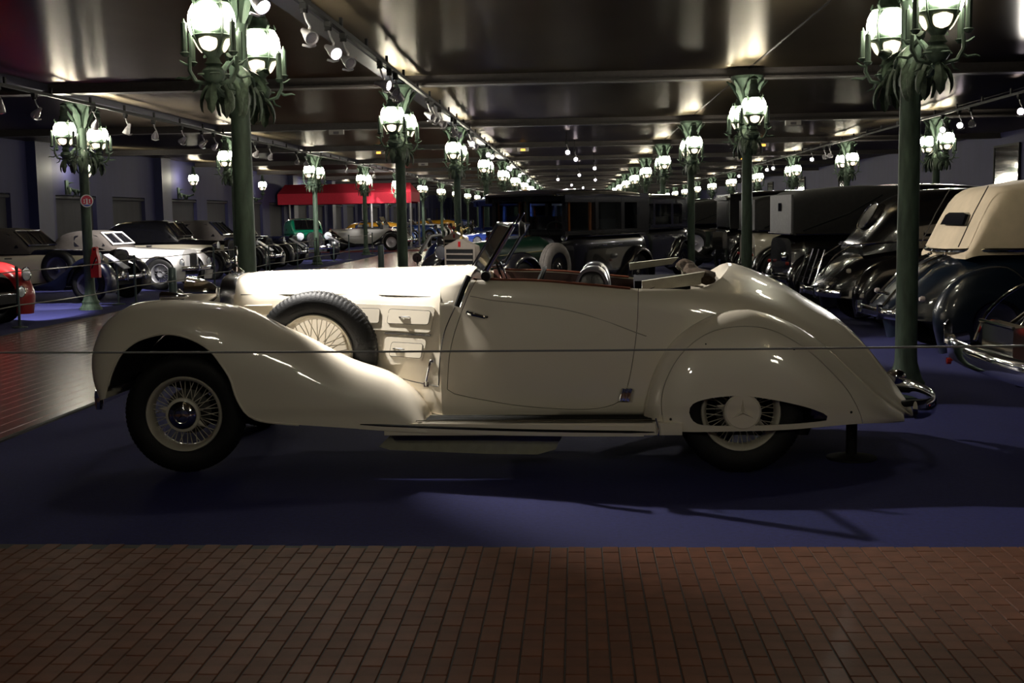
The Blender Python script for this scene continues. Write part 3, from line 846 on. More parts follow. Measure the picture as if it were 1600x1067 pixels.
# raised trim along the top row near the radiator
hood_line([(382, 478), (400, 477.5), (425, 477)], .5, .006, CREAM, name='hood_trim')
# vent flaps: a raised cream panel, an inset flap and a chrome handle
def rrect(c, n=5, r=.02):
    p = np.array(c); out = []
    for i in range(4):
        a, b, d = p[i - 1], p[i], p[(i + 1) % 4]
        u = (a - b) / np.linalg.norm(a - b); v = (d - b) / np.linalg.norm(d - b)
        for t in np.linspace(0, 1, n):
            out.append(tuple(b + u * r * (1 - t) ** 2 + v * r * t ** 2))
    return out
def surf_prism(poly, fn, d0, d1):
    return MB().prism(poly, lambda p: (p[0], fn(p[0], p[1]) + d0, p[1]), lambda p: (p[0], fn(p[0], p[1]) - d1, p[1]))
def flap(raised, inner, handle):
    r_ = obj('vent_panel', surf_prism(rrect([P(a, b, .34) for a, b in raised], 5, .03), hood_y, .01, .013), CREAM, car, angle=25)
    g_ = obj('vent_gap', surf_prism(grow(rrect([P(a, b, .33) for a, b in inner], 5, .015), .0035), hood_y, -.008, .0145), SEAM, r_, angle=25)
    obj('vent_flap', surf_prism(rrect([P(a, b, .33) for a, b in inner], 5, .015), hood_y, -.006, .018), CREAM, r_, angle=25)
    (x0, z0), (x1, z1) = PL(handle, .32); y0 = hood_y(x0, z0)
    obj('chrome_handle', MB().tube([(x0, y0 - .018, z0), (x0 + .02, y0 - .034, z0), (lerp(x0, x1, .7), y0 - .036, z1), (x1, y0 - .02, z1)], [.004, .006, .008, .005], 8).ball((lerp(x0, x1, .82), y0 - .03, z1 + .002), (.018, .01, .010)), CHROME, r_)
flap([(588, 477), (682, 478), (674, 519), (588, 517)], [(606, 484), (674, 485.5), (670, 506), (602, 506)], [(622, 496), (664, 497)])
flap([(598, 527), (668, 529), (660, 566), (598, 572)], [(610, 536), (661, 537), (658, 559), (606, 557)], [(612, 546), (650, 548)])
flap([(520, 476), (598, 477), (596, 517), (520, 517)], [(530, 484), (590, 484), (588, 506), (527, 506)], [(545, 496), (580, 497)])
obj('hood_slot', surf_prism(PL([(598, 521), (674, 522), (674, 524), (598, 523)], .33), hood_y, 0, .0135), SEAM, car)
# radiator shell
rx0, rx1 = P(342, 440, .65)[0], hxF + .01
rad_w = .285
def rad_sec(sc_w, zt_):
    k = [(0, .44), (sc_w * .95, .44), (sc_w, .50), (sc_w, zt_ - .16), (sc_w * .94, zt_ - .07), (sc_w * .7, zt_ - .018), (sc_w * .35, zt_ - .002), (0, zt_)]
    return cr(k, 24)
rtop = P(355, 432, .68)[1] + .012
rows_ = []
for x, f in ((rx0, .97), (rx0 + .012, 1.0), (rx1, 1.02)):
    h = rad_sec(rad_w * f, rtop * (1 if f > .98 else .995)); rows_.append([(x, YC - a, z) for a, z in h] + [(x, YC + a, z) for a, z in h[::-1][1:-1]])
rad = obj('radiator_shell', MB().grid(rows_, cv=True, cap=True), mat('satin_chrome', (.8, .81, .85), .24, 1., var=.02), car)
gm = MB()
for i in range(25):
    y = YC - .24 + i * .02; gm.box((rx0 - .005, y, .76), (.008, .006, .56))
gm.box((rx0 - .008, YC, .76), (.012, .03, .6))
obj('radiator_grille', gm, DCHROME, rad)
obj('radiator_core', MB().box((rx0 - .001, YC, .76), (.006, .5, .58)), BLACKM, rad)
sy, sz = YC, P(369, 396, YC)[1]
sx = P(369, 396, YC)[0]
orn = obj('star_ornament', MB().lathe([(0, rtop - .01), (.045, rtop - .01), (.05, rtop + .01), (.03, rtop + .025), (.012, rtop + .04), (.008, rtop + .06), (0, rtop + .06)], 16, 'z', (sx, sy, 0))
          .tube([(sx, sy - .10, rtop + .012), (sx, sy + .10, rtop + .012)], .010, 6), CHROME, car)
ring = MB().torus((0, 0, 0), .054, .008, 'x', 30, 6)
for k in range(3):
    a = pi / 2 + k * 2 * pi / 3
    ring.tube([(0, 0, 0), (0, .052 * cos(a), .052 * sin(a))], [.008, .0025], 4)
st = obj('three_point_star', ring, CHROME, orn, loc=(sx, sy, sz - .012)); st.rotation_euler = (0, 0, R_(14))
obj('star_stem', MB().tube([(sx, sy, rtop + .05), (sx, sy, sz - .06)], .006, 6), CHROME, orn)

# ---------------- front fenders
E_px = [(165, 622), (168, 608), (173, 588), (181, 568), (192, 550), (212, 534), (237, 525), (260, 521.5), (285, 525), (310, 535), (330, 549), (347, 571), (360, 592), (367, 615), (375, 632), (386, 647), (405, 657), (442, 662), (500, 666), (560, 670), (610, 673), (668, 676)]
C_px = [(168, 621.5), (160, 608), (153, 587), (150, 562), (153, 538), (163, 511), (180, 493), (200, 480), (217, 472.5), (250, 468.5), (285, 468.5), (330, 471), (367, 477), (400, 489), (420, 499), (442, 510), (480, 527), (512, 544), (552, 563), (600, 579), (622, 592), (640, 607), (655, 625), (665, 642), (671, 655)]
NS = 64
Ec = cr(PL(E_px, .0), NS); Cc = cr(PL(C_px, .19), NS)
def fender_rows(E, C, yC=.19, yI=.50):
    rows_ = []
    for i in range(len(E)):
        e, c = E[i], C[i]; row = []
        for th in np.linspace(0, pi / 2, 11):
            s_ = sin(th) ** (2 / 2.5); k_ = 1 - abs(cos(th)) ** (2 / 2.5)
            row.append((lerp(e[0], c[0], s_), yC * k_, lerp(e[1], c[1], s_)))
        for th in np.linspace(0, pi / 2, 9)[1:]:
            dr = .62 * (1 - cos(th) ** .9); row.append((lerp(c[0], e[0], dr), lerp(yC, yI, sin(th) ** .9), lerp(c[1], e[1], dr)))
        rows_.append(row)
    return rows_
FR = fender_rows(Ec, Cc)
def mirror_rows(rows_): return [[(x, 2 * YC - y, z) for x, y, z in r] for r in rows_]
def solid(o, t=.008):
    md = o.modifiers.new('s', 'SOLIDIFY'); md.thickness = t; md.offset = -1
    dg = bpy.context.evaluated_depsgraph_get(); me = bpy.data.meshes.new_from_object(o.evaluated_get(dg)); o.modifiers.remove(md); o.data = me
    me.polygons.foreach_set('use_smooth', [True] * len(me.polygons)); me.set_sharp_from_angle(angle=R_(50))
for nm, rr in (('front_fender', FR), ('front_fender', mirror_rows(FR))):
    mbx = MB().grid(rr)
    f_ = obj(nm, mbx, CREAM, car, angle=60)
    e = [r[0] for r in rr]
    obj('fender_edge', MB().tube(e[2:44], .007, 6), CREAM, f_)
arch = [tuple(e) for e in Ec[1:40]]
arch = [(x * .985, z * .99 + .004) for x, z in arch]
for y0_ in (.50, 2 * YC - .52):
    obj('splash_panel', prism_y(arch, y0_, y0_ + .02), DARK, car)
# dark inner wheel housings
for s in (0, 1):
    rows_ = []
    for i in range(1, 40):
        e = Ec[i]; row = []
        for y in (.03, .12, .3, .46, .52): row.append((e[0] * .97, (2 * YC - y) if s else y, e[1] * .97 + .012 + .02))
        rows_.append(row)
    obj('wheel_housing', MB().grid(rows_), DARK, car, fix=False)
obj('chassis', MB().box((1.9, YC, .30), (4.0, .9, .14)).box((.02, YC, .36), (.10, 1.3, .08)).box((3.28, YC, .36), (.12, 1.3, .12)).box((.5, YC, .45), (1.0, .62, .3)), DARK, car)

# ---------------- running boards
(rbx0, rbz), (rbx1, _) = P(560, 660, 0), P(1020, 668, 0)
zr = P(800, 662, .0)[1]
for s in (0, 1):
    Y = (lambda y: 2 * YC - y) if s else (lambda y: y)
    rb = obj('running_board', MB().box(((rbx0 + 2.9) / 2 + .1, (Y(.01) + Y(.34)) / 2, zr - .035), (2.9 - rbx0 - .1, .33, .07)), CREAM, car)
    xa = P(668, 650, .15)[0]
    obj('rubber_mat', MB().box(((xa + 2.78) / 2, Y(.165), zr + .001), (2.78 - xa, .245, .006)), TRIMR, rb)
    for q in range(6):
        obj('rubber_strip', MB().box(((xa + 2.78) / 2 + .04 * 0, Y(.07 + q * .034), zr + .004), (2.78 - xa, .022, .012)), TRIMR, rb)
    obj('chrome_strip', MB().tube([(P(612, 650, .0)[0] + .05, Y(.02), zr + .012), (2.8, Y(.02), zr + .012)], .007, 6), DCHROME, rb)
    z2 = P(800, 672, -.004)[1]
    (xa1, za1), (xa2, za2), (xa3, za3) = P(563, 663, -.004), P(800, 671.5, -.004), P(1022, 675, -.004)
    obj('side_moulding', MB().tube(cr([(xa1, Y(-.004), za1), (xa2, Y(-.004), za2), (xa3, Y(-.004), za3)], 14), [.004] + [.0105] * 12 + [.003], 8, flat=.6), TRIMR, rb)
    for x in (2.80,):
        obj('chrome_post', MB().tube([(x, Y(.005), zr + .03), (x + .012, Y(-.006), zr - .02), (x + .012, Y(-.006), zr - .07)], .006, 6), CHROME, rb)
    zb0 = P(800, 681, 0)[1]
    obj('sill_apron', prism_y(PL([(560, 661), (1006, 666), (1006, 682), (900, 682), (790, 680.5), (700, 678), (615, 674.5), (560, 670.5)], .0), min(Y(.003), Y(.02)), max(Y(.003), Y(.02))), CREAM, rb)
pan = PL([(614, 676), (880, 678), (868, 702), (840, 710), (760, 709), (610, 703), (592, 698)], .17)
obj('belly_pan', prism_y(pan, .17, .75), mat('greenish_cream_pan', (.34, .33, .24), .35, coat=.6, var=.1), car)

# ---------------- rear fenders: closed pontoons, wheel well cut out, spat set in
RC_px = [(1004, 672), (1005, 655), (1009, 628), (1016, 596), (1028, 566), (1046, 538), (1068, 517), (1092, 501.5), (1115, 491), (1140, 485), (1165, 483), (1190, 487), (1220, 497), (1255, 515), (1295, 545), (1335, 582), (1370, 614), (1400, 638), (1416, 648)]
rcz = [P(a, b, .24) for a, b in RC_px]
rzt = Fn(rcz)
rx_a, rx_b = rcz[0][0] + .004, rcz[-1][0]
rzb = Fn([P(1000, 682, 0), P(1150, 680, 0), P(1220, 678, 0), P(1300, 672, .02), P(1350, 668.5, .05), P(1421, 660, .3)])
yo = Fn([(rx_a, .20), (rx_a + .05, .12), (rx_a + .12, .055), (rx_a + .22, .015), (rx_a + .36, .0), (3.5, .0), (3.85, .04), (4.1, .12), (rx_b, .28)])
ycr = Fn([(rx_a, .26), (rx_a + .3, .22), (3.4, .22), (3.9, .27), (rx_b, .40)])
def pont(x):
    zt_, zb_, o_, c_ = rzt(x), rzb(x), yo(x), ycr(x)
    zt_ = max(zt_, zb_ + .05); c_ = max(c_, o_ + .05); i_ = c_ + .26; H_ = zt_ - zb_
    row = [(x, o_ + .03, zb_), (x, o_ + .012, zb_ + .02 * min(1, H_ / .2))]
    for th in np.linspace(0, pi / 2, 15)[1:]:
        s_ = sin(th) ** (2 / 2.35); k_ = 1 - abs(cos(th)) ** (2 / 2.35)
        row.append((x, lerp(o_, c_, k_), lerp(zb_ + .04 * H_, zt_, s_)))
    for th in np.linspace(0, pi / 2, 9)[1:]:
        row.append((x, lerp(c_, i_, sin(th)), zt_ - H_ * .45 * (1 - cos(th))))
    row.append((x, i_, zb_)); return row
xs_p = sorted(set(list(np.round(rx_a + np.array([0, .002, .006, .012, .02, .03, .045, .06, .08, .10, .125, .15, .18, .21, .25, .29, .33]), 5)) + list(np.round(np.linspace(rx_a + .37, rx_b, 40), 5))))
PR = [pont(x)[1:-1] for x in xs_p]
spat_px = [(1044, 700), (1037, 659), (1034.5, 640), (1035, 622), (1042, 595), (1060, 562), (1087, 535), (1117, 519), (1150, 512.5), (1182, 512.5), (1214, 520), (1248, 538), (1275, 558), (1300, 582), (1322, 606), (1337, 630), (1347, 653), (1350.5, 672), (1350, 700)]
spat_poly = [tuple(p) for p in cr(PL(spat_px, .03), 70)]
open_px = [(1077, 645), (1079, 636), (1087, 629), (1105, 623.5), (1130, 620), (1161, 618.5), (1190, 622), (1225, 628), (1260, 636.5), (1284, 645), (1293, 650), (1295, 655), (1291, 658.5), (1266, 661), (1219, 664), (1156, 666), (1110, 665.5), (1092, 663.5), (1082, 657)]
open_poly = [tuple(p) for p in cr(PL(open_px, .0), 60, True)]
for s in (0, 1):
    rr = mirror_rows(PR) if s else PR
    f_ = obj('rear_fender', MB().grid(rr), CREAM, car, angle=50)
    solid(f_, .012)
    if s == 0:
        sp = bpy.data.objects.new('wheel_spat', f_.data.copy()); COL.objects.link(sp); sp.parent = car
        c = tmp(prism_y(grow(spat_poly, .003), -.2, .235)); c.parent = car; boolean(f_, c); kill(c)
        c = tmp(prism_y(spat_poly, -.2, .235)); c.parent = car; boolean(sp, c, 'INTERSECT'); kill(c)
        c = tmp(prism_y(open_poly, -.2, .3)); c.parent = car; boolean(sp, c); kill(c)
        finish(sp, CREAM, 45)
        # disc with the three-pointed star
        dx, dz = P(1161, 644, .0); Rr = 28.5 * 7.0 / FPX
        disc = MB().lathe([(0, .008), (Rr * .9, .006), (Rr, .014), (Rr, .03), (0, .03)], 48, 'y', (dx, 0, dz))
        so = obj('emblem_disc', disc, CREAM, sp)
        star = MB()
        for k in range(3):
            a = pi / 2 + k * 2 * pi / 3; L_ = Rr * .70
            tip = (dx + L_ * cos(a), .004, dz + L_ * sin(a)); wv = Rr * .11
            b1 = (dx + wv * cos(a + pi / 3), .005, dz + wv * sin(a + pi / 3)); b2 = (dx + wv * cos(a - pi / 3), .005, dz + wv * sin(a - pi / 3)); mid = (dx, -.016, dz)
            star.add([tip, b1, mid, b2], [(0, 1, 2), (0, 2, 3)])
        obj('three_point_star', star, CREAM, so, angle=5, fix=False)
        def pont_y(x, z):
            r = [q for q in pont(x)[1:16]]; return min(r, key=lambda q: abs(q[2] - z))[1]
        for (a, b) in ((1103, 538), (1241, 545), (1330, 644), (1048, 655)):
            x, z = P(a, b, .06); y = pont_y(x, z); x, z = P(a, b, y)
            obj('spat_stud', MB().ball((x, pont_y(x, z), z), .008, 8, 5), DARK, sp)
        obj('wheel_well', prism_y([(dx + .46 * cos(q), dz + .46 * sin(q)) for q in np.linspace(R_(-25), R_(205), 30)], .34, .36), DARK, f_)
    finish(f_, CREAM, 50)
# number-plate-side bumpers
def bar(path, h, d, n=10):
    rows_ = []
    pts = [Vector(p) for p in path]
    for i, p in enumerate(pts):
        t = (pts[min(i + 1, len(pts) - 1)] - pts[max(i - 1, 0)]).normalized(); nrm = Vector((t.y, -t.x, 0)).normalized()
        rows_.append([p + nrm * (d * cos(a)) + Vector((0, 0, h * sin(a))) for a in np.linspace(0, 2 * pi, n, endpoint=False)])
    return MB().grid(rows_, cv=True, cap=True)
xb, zb_ = P(1437, 640, .38)
pth = [(xb - .03, .36, zb_), (xb + .03, .40, zb_), (xb + .11, .52, zb_ + .005), (xb + .155, .70, zb_ + .01), (xb + .165, .93, zb_ + .01), (xb + .155, 1.16, zb_ + .01), (xb + .11, 1.34, zb_ + .005), (xb + .03, 1.46, zb_), (xb - .03, 1.5, zb_)]
obj('rear_bumper', bar(cr(pth, 30), .055, .022, 12), CHROME, car)
obj('bumper_iron', MB().tube([(4.15, .62, .30), (4.38, .62, .33), (xb + .14, .66, zb_)], .022, 8).tube([(4.15, 1.24, .30), (4.38, 1.24, .33), (xb + .14, 1.2, zb_)], .022, 8), BLACKM, car)
gx, gz = P(1402, 590, 1.1)
obj('tail_lamp', MB().ball((gx, 1.15, gz), (.07, .05, .05)).tube([(gx - .02, 1.15, gz), (gx - .12, 1.12, gz - .03)], .02, 6), CHROME, car)
fx, fz = P(154, 624, .28)
pth = [(fx + .02, .27, fz), (fx, .30, fz), (fx - .04, .5, fz), (fx - .06, YC, fz), (fx - .04, 1.36, fz), (fx, 1.56, fz), (fx + .02, 1.59, fz)]
obj('front_bumper', bar(cr(pth, 26), .05, .016, 10).lathe([(0, -.062), (.02, -.06), (.026, -.03), (.026, .03), (.02, .06), (0, .062)], 12, 'z', (fx + .005, .275, fz)), CHROME, car)

# ---------------- wheels
def tyre_mesh(R=.36, r=.213, W=.165, n=240, tread=True):
    prof = [(r, -.055), (r + .012, -.066), (r + .05, -W / 2 + .004), (r + .085, -W / 2), (R - .038, -W / 2 + .006), (R - .016, -W / 2 + .018)]
    half = prof + [(R - .004, -W / 2 + .034), (R, -W / 2 + .05), (R - .006, -.024), (R - .006, -.018), (R, -.012)]
    full = half + [(a, -b) for a, b in half[::-1]]
    rows_ = []
    for j in range(n):
        a = 2 * pi * j / n; row = []
        for (q, h) in full:
            rr = q
            if tread and q > R - .03 and abs(h) > .03 and j % 3 == 0: rr = q - .0045
            row.append((rr * cos(a), h, rr * sin(a)))
        rows_.append(row)
    return MB().grid(rows_, cu=True)
def rim_mesh(r=.213):
    pr = [(r + .016, -.062), (r + .015, -.074), (r + .010, -.080), (r + .001, -.074), (r - .007, -.058), (r - .012, -.040), (r - .018, -.02), (r - .018, .02), (r - .012, .045), (r - .006, .07), (r + .012, .078)]
    return MB().lathe(pr, 64, 'y')
def spokes_mesh(r=.199, hub=.062, n=44):
    mb = MB()
    for k in range(n):
        a = 2 * pi * k / n; tw = (.30 if k % 2 else -.30); outer_ = k % 4 < 2
        y0, y1 = (-.062, -.018) if outer_ else (.045, -.005)
        p0 = Vector((hub * cos(a + tw), y0, hub * sin(a + tw))); p1 = Vector((r * cos(a), y1, r * sin(a)))
        mb.tube([p0, p1], .0026, 5, cap=False)
        d = (p0 - p1).normalized(); mb.tube([p1, p1 + d * .010], .0036, 5)
    return mb
TYRE_ME = tyre_mesh().mesh('tyre', 30); TYRE_ME.materials.append(RUBBER)
RIM_ME = rim_mesh().mesh('rim'); WCREAM = mat('cream_wheel_paint', (.62, .57, .47), .35, coat=.5, var=.03); RIM_ME.materials.append(WCREAM)
SPK_ME = spokes_mesh().mesh('spokes'); SPK_ME.materials.append(WCREAM)
def hub_mesh(): return MB().lathe([(0, -.03), (.068, -.04), (.074, -.062), (.068, -.075), (.058, -.05), (.05, .03), (.05, .07), (0, .07)], 40, 'y')
DRUM_ME = MB().lathe([(0, .05), (.10, .05), (.135, .06), (.14, .075), (.14, .13), (0, .13)], 36, 'y').mesh('brake_drum'); DRUM_ME.materials.append(mat('drum_grey', (.045, .042, .036), .6, var=.2))
HUB_ME = hub_mesh().mesh('hub'); HUB_ME.materials.append(WCREAM)
def wheel(name, x, y, z, steer=0., spin=0., side=1, cap=True, sc_=1.0, hubcap=True, tilt=0.):
    w_ = bpy.data.objects.new(name, TYRE_ME); COL.objects.link(w_); w_.parent = car; w_.location = (x, y, z); w_.scale = (sc_,) * 3
    w_.rotation_euler = (0, tilt * 0 + spin * 0, steer + (0 if side > 0 else pi))
    for nm, me in (('rim', RIM_ME), ('spokes', SPK_ME), ('hub', HUB_ME)):
        o = obj(nm, me, None, w_); o.rotation_euler = (0, spin, 0)
    if hubcap: obj('brake_drum', DRUM_ME, None, w_)
    if hubcap:
        rg = MB().lathe([(.074, -.070), (.094, -.078), (.105, -.090), (.100, -.104), (.084, -.108)], 44, 'y')
        for a in (R_(162), R_(-28)):
            rg.add([(.097 * cos(a - .24), -.092, .097 * sin(a - .24)), (.150 * cos(a), -.100, .150 * sin(a)), (.097 * cos(a + .24), -.092, .097 * sin(a + .24)), (.104 * cos(a), -.106, .104 * sin(a))], [(0, 1, 3), (1, 2, 3), (0, 2, 1)])
        obj('knock_off_ring', rg, WCREAM, w_)
        obj('hub_cap', MB().lathe([(0, -.130), (.024, -.129), (.054, -.123), (.076, -.111), (.085, -.100), (.085, -.09)], 40, 'y'), CHROME, w_)
        st_ = MB()
        for k in range(3):
            a = R_(100) + k * 2 * pi / 3
            st_.add([(.042 * cos(a), -.1275, .042 * sin(a)), (.006 * cos(a + pi / 3), -.129, .006 * sin(a + pi / 3)), (0, -.135, 0), (.006 * cos(a - pi / 3), -.129, .006 * sin(a - pi / 3))], [(0, 1, 2), (0, 2, 3)])
        st_.torus((0, -.1275, 0), .045, .0026, 'y', 30, 5)
        obj('cap_star', st_, DCHROME, w_, fix=False)
    return w_
fwx, fwz = P(284, 646, .05)
wheel('wheel', fwx, .135, .36, R_(6), R_(0))
wheel('wheel', 3.29, .16, .36, 0, R_(20))
wheel('wheel', fwx, 2 * YC - .135, .36, R_(6), 0, -1)
wheel('wheel', 3.29, 2 * YC - .16, .36, 0, 0, -1)
spx, spz = P(494, 551, .36)
sp_ = wheel('spare_wheel', spx, .385, spz, R_(0), R_(11), 1, hubcap=False, sc_=1.055)
obj('spare_lock', MB().lathe([(0, -.07), (.02, -.068), (.028, -.05), (.03, -.03), (.05, -.03)], 16, 'y'), CHROME, sp_)
# far-side spare
wheel('spare_wheel', spx, 2 * YC - .385, spz, 0, 0, -1, hubcap=False)

# ---------------- headlights, parking lamps
def headlamp(y):
    x0, z0 = P(300, 457, .50)
    h = obj('headlight', MB().lathe([(0, .17), (.03, .165), (.06, .13), (.083, .08), (.098, .03), (.104, .0), (.108, -.012), (.102, -.02), (.094, -.015)], 30, 'x', (x0, y, z0)), CHROME, car)
    obj('headlight_lens', MB().lathe([(0, -.035), (.05, -.03), (.095, -.014)], 24, 'x', (x0, y, z0)), glass_mat('lamp_glass', (.9, .9, .9), .4), h)
    obj('headlight_stalk', MB().tube([(x0 + .08, y, z0 - .06), (x0 + .10, y, z0 - .25)], .022, 8), CHROME, h)
headlamp(.50); headlamp(2 * YC - .50)
for s in (0, 1):
    x0, z0 = P(258, 463, .24); y = 2 * YC - .24 if s else .24
    pl = obj('parking_lamp', MB().lathe([(0, .17), (.012, .15), (.022, .09), (.028, .02), (.030, .0), (.024, -.008), (0, -.014)], 16, 'x', (x0 - .02, y, z0)).box((x0 + .04, y, z0 - .03), (.10, .02, .03)), CHROME, car)
x0, z0 = P(287, 458, .62)
obj('horn', MB().lathe([(.05, -.03), (.046, -.028), (.03, .0), (.014, .06), (.012, .16), (0, .16)], 20, 'x', (x0, .62, z0 - .02)), CHROME, car)

# ---------------- windscreen (V-shaped, folding) and its brackets
(bx, bz), (tx, tz) = P(757, 428, .30), P(801, 353, .30)
def ws(y, t):        # point of the screen: t = 0 base .. 1 top, pushed forward towards the middle
    f = 1 - abs(y - YC) / (YC - .30); return (lerp(bx, tx, t) - .15 * f, y, lerp(bz, tz, t) + .012 * f)
scr = obj('windshield', MB().tube([ws(.30, 0), ws(.30, 1.)], .023, 10, flat=.75).tube([ws(1.56, 0), ws(1.56, 1.)], .020, 8, flat=.7)
          .tube([ws(YC, 0), ws(YC, 1)], .010, 8).tube([ws(.30, 1), ws(YC, 1), ws(1.56, 1)], .011, 8).tube([ws(.30, 0), ws(YC, 0), ws(1.56, 0)], .012, 8), CHROME, car)
for (a, b) in ((.30, YC), (YC, 1.56)):
    obj('glass_pane', MB().add([ws(a, .02), ws(b, .02), ws(b, .98), ws(a, .98)], [(0, 1, 2, 3)]), GLASS, scr, fix=False)
obj('screen_foot', MB().lathe([(0, -.03), (.028, -.03), (.032, 0), (.028, .03), (0, .03)], 14, 'y', (bx + .01, .29, bz - .012)), BLACKM, scr)
pts = [(*P(713, 479, .215),), (*P(722, 454, .225),), (*P(731, 432, .235),)]
obj('screen_pillar_strap', MB().tube([(x, y, z) for (x, z), y in zip(pts, (.235, .25, .275))], [.017, .018, .017], 8), BLACKM, scr)
obj('strap_edge', MB().tube([(x + .02, y - .004, z - .004) for (x, z), y in zip(pts, (.235, .25, .275))], .004, 6), CHROME, scr)
for (a0, a1, y) in (((806, 350), (819, 332), .62), ((800, 352), (811, 334), .75)):
    (x0, z0), (x1, z1) = P(*a0, y), P(*a1, y)
    obj('wiper_arm', MB().tube([(x0, y, z0), (x1, y, z1)], .006, 6).box(((x0 + x1) / 2 + .008, y, (z0 + z1) / 2), (.004, .02, .06), ry=R_(35)), CHROME, scr)
mx, mz = P(812, 352, .9)
obj('rear_mirror', MB().lathe([(0, -.01), (.05, -.008), (.055, 0), (.03, .03), (0, .035)], 16, 'x', (mx, .95, mz - .02)), BLACKM, scr)
(q0, q1) = P(778, 427, .36), P(786, 441, .36)
obj('screen_stay', MB().tube([(P(776, 412, .34)[0], .34, P(776, 412, .34)[1]), (P(786, 440, .34)[0], .34, P(786, 440, .34)[1])], .008, 6).tube([(P(781, 409, .4)[0], .4, P(781, 409, .4)[1]), (P(793, 440, .4)[0], .4, P(793, 440, .4)[1])], .008, 6), CHROME, scr)

# ---------------- handles, hinges
(x0, z0), (x1, z1) = P(730, 489.5, .21), P(761, 496, .21); y = skin_y(x0, z0)
obj('door_handle', MB().lathe([(0, -.02), (.013, -.018), (.018, .0), (.02, .03)], 14, 'y', (x0, y - .01, z0)).tube([(x0, y - .025, z0), (x0 + .03, y - .038, z0 - .006), (x1 - .02, y - .036, z1), (x1, y - .03, z1)], [.012, .016, .012, .008], 8), CHROME, door)
x0, z0 = P(979, 617, .22); y = skin_y(x0, z0)
hg = MB()
for q in (-.022, 0, .022): hg.tube([(x0 + q + .008, y - .012, z0 + .038), (x0 + q - .004, y - .016, z0), (x0 + q - .012, y - .012, z0 - .034)], .013, 8)
obj('door_hinge', hg, CHROME, door)
(x0, z0), (x1, z1) = P(672, 565, .27), P(665, 603, .27); y = hood_y(x0, z0)
obj('hood_latch', MB().tube([(x0, y - .01, z0), (x0 - .004, y - .028, z0 - .02), (x1 + .003, y - .028, z1 + .03), (x1, y - .012, z1)], [.010, .008, .007, .009], 8).ball((x0 + .006, y - .01, z0), (.016, .012, .012)).box((x1, y - .008, z1 + .006), (.03, .02, .028)), CHROME, hood)
# =================================================================== THE OTHER CARS
def paint(name, col, rough=.3): return mat(name, col, rough, coat=1., var=.04, scale=3)
NAVY = paint('navy_paint', (.003, .004, .016)); CREAM2 = paint('ivory_paint', (.55, .50, .40)); WHITE2 = paint('white_paint', (.74, .72, .72))
REDP = paint('red_paint', (.33, .012, .014)); GREENP = paint('bright_green_paint', (.0, .22, .115)); DGREEN = paint('dark_green_paint', (.003, .015, .008))
BLUEP = paint('deep_blue_paint', (.014, .030, .16)); DBLUE = paint('midnight_blue_paint', (.003, .007, .014)); GREYP = paint('grey_paint', (.42, .41, .40))
YELP = paint('yellow_paint', (.55, .27, .02)); BRIGHTB = paint('racing_blue_paint', (.02, .07, .32))
TOPBR = mat('brown_top_cloth', (.034, .028, .025), .9, var=.12, bump=.3, bscale=200)
TOPBK = mat('black_top_cloth', (.016, .015, .015), .75, var=.2, bump=.3, bscale=200)
TOPBE = mat('beige_top_cloth', (.50, .405, .28), .85, var=.10, scale=5, bump=.3, bscale=220)
TOPGR = mat('grey_top_cloth', (.17, .165, .165), .8, var=.1, bump=.3, bscale=200)
ORANGEW = mat('orange_varnished_wood', (.36, .10, .02), .3, coat=.6, var=.2)
GREYTYRE = mat('grey_tyre', (.13, .115, .105), .75, var=.2, bump=.6, bscale=80)
AMBER = mat('amber_lamp', (.6, .25, .05), .3, emit=(1., .45, .06), es=2.2)
REDLENS = mat('red_lens', (.35, .02, .015), .2, coat=1.)
WHEELDK = mat('dark_wheel_paint', (.03, .03, .05), .3, coat=.6, var=.1)
CGLASS = glass_mat('cabin_glass', (.80, .83, .84), .12)

def half_ring(w_, z0, zt_, n, m=16, a0=0., a1=pi):
    return [(w_ * pw(cos(a), 2 / n), z0 + (zt_ - z0) * abs(sin(a)) ** (2 / n)) for a in np.linspace(a0, a1, m)]
def hull_parts(keys, n=4., split=None, m=16, ns=26):
    """closed hull along x; with `split` (height fraction) it comes as lower and upper shells"""
    fw_, f0, f1 = Fn([(k[0], k[1]) for k in keys]), Fn([(k[0], k[2]) for k in keys]), Fn([(k[0], k[3]) for k in keys])
    xs_ = np.linspace(min(k[0] for k in keys), max(k[0] for k in keys), ns)
    if split is None:
        return MB().grid([[(x, y, z) for y, z in half_ring(fw_(x), f0(x), f1(x), n, m)] for x in xs_], cv=True, cap=True), (fw_, f0, f1)
    a = math.asin(split ** (n / 2))
    lo = MB()
    lo.grid([[(x, y, z) for y, z in half_ring(fw_(x), f0(x), f1(x), n, 8, 0, a)] for x in xs_])
    lo.grid([[(x, y, z) for y, z in half_ring(fw_(x), f0(x), f1(x), n, 8, pi - a, pi)] for x in xs_])
    lo.grid([[(x, fw_(x), f0(x)), (x, -fw_(x), f0(x))] for x in xs_])
    for x in (xs_[0], xs_[-1]):
        r = [(x, y, z) for y, z in half_ring(fw_(x), f0(x), f1(x), n, 16)]; lo.add(r, [tuple(range(len(r)))])
    up = MB().grid([[(x, y * 1.004, z + .002) for y, z in half_ring(fw_(x), f0(x), f1(x), n, 14, a, pi - a)] for x in xs_])
    return (lo, up), (fw_, f0, f1)
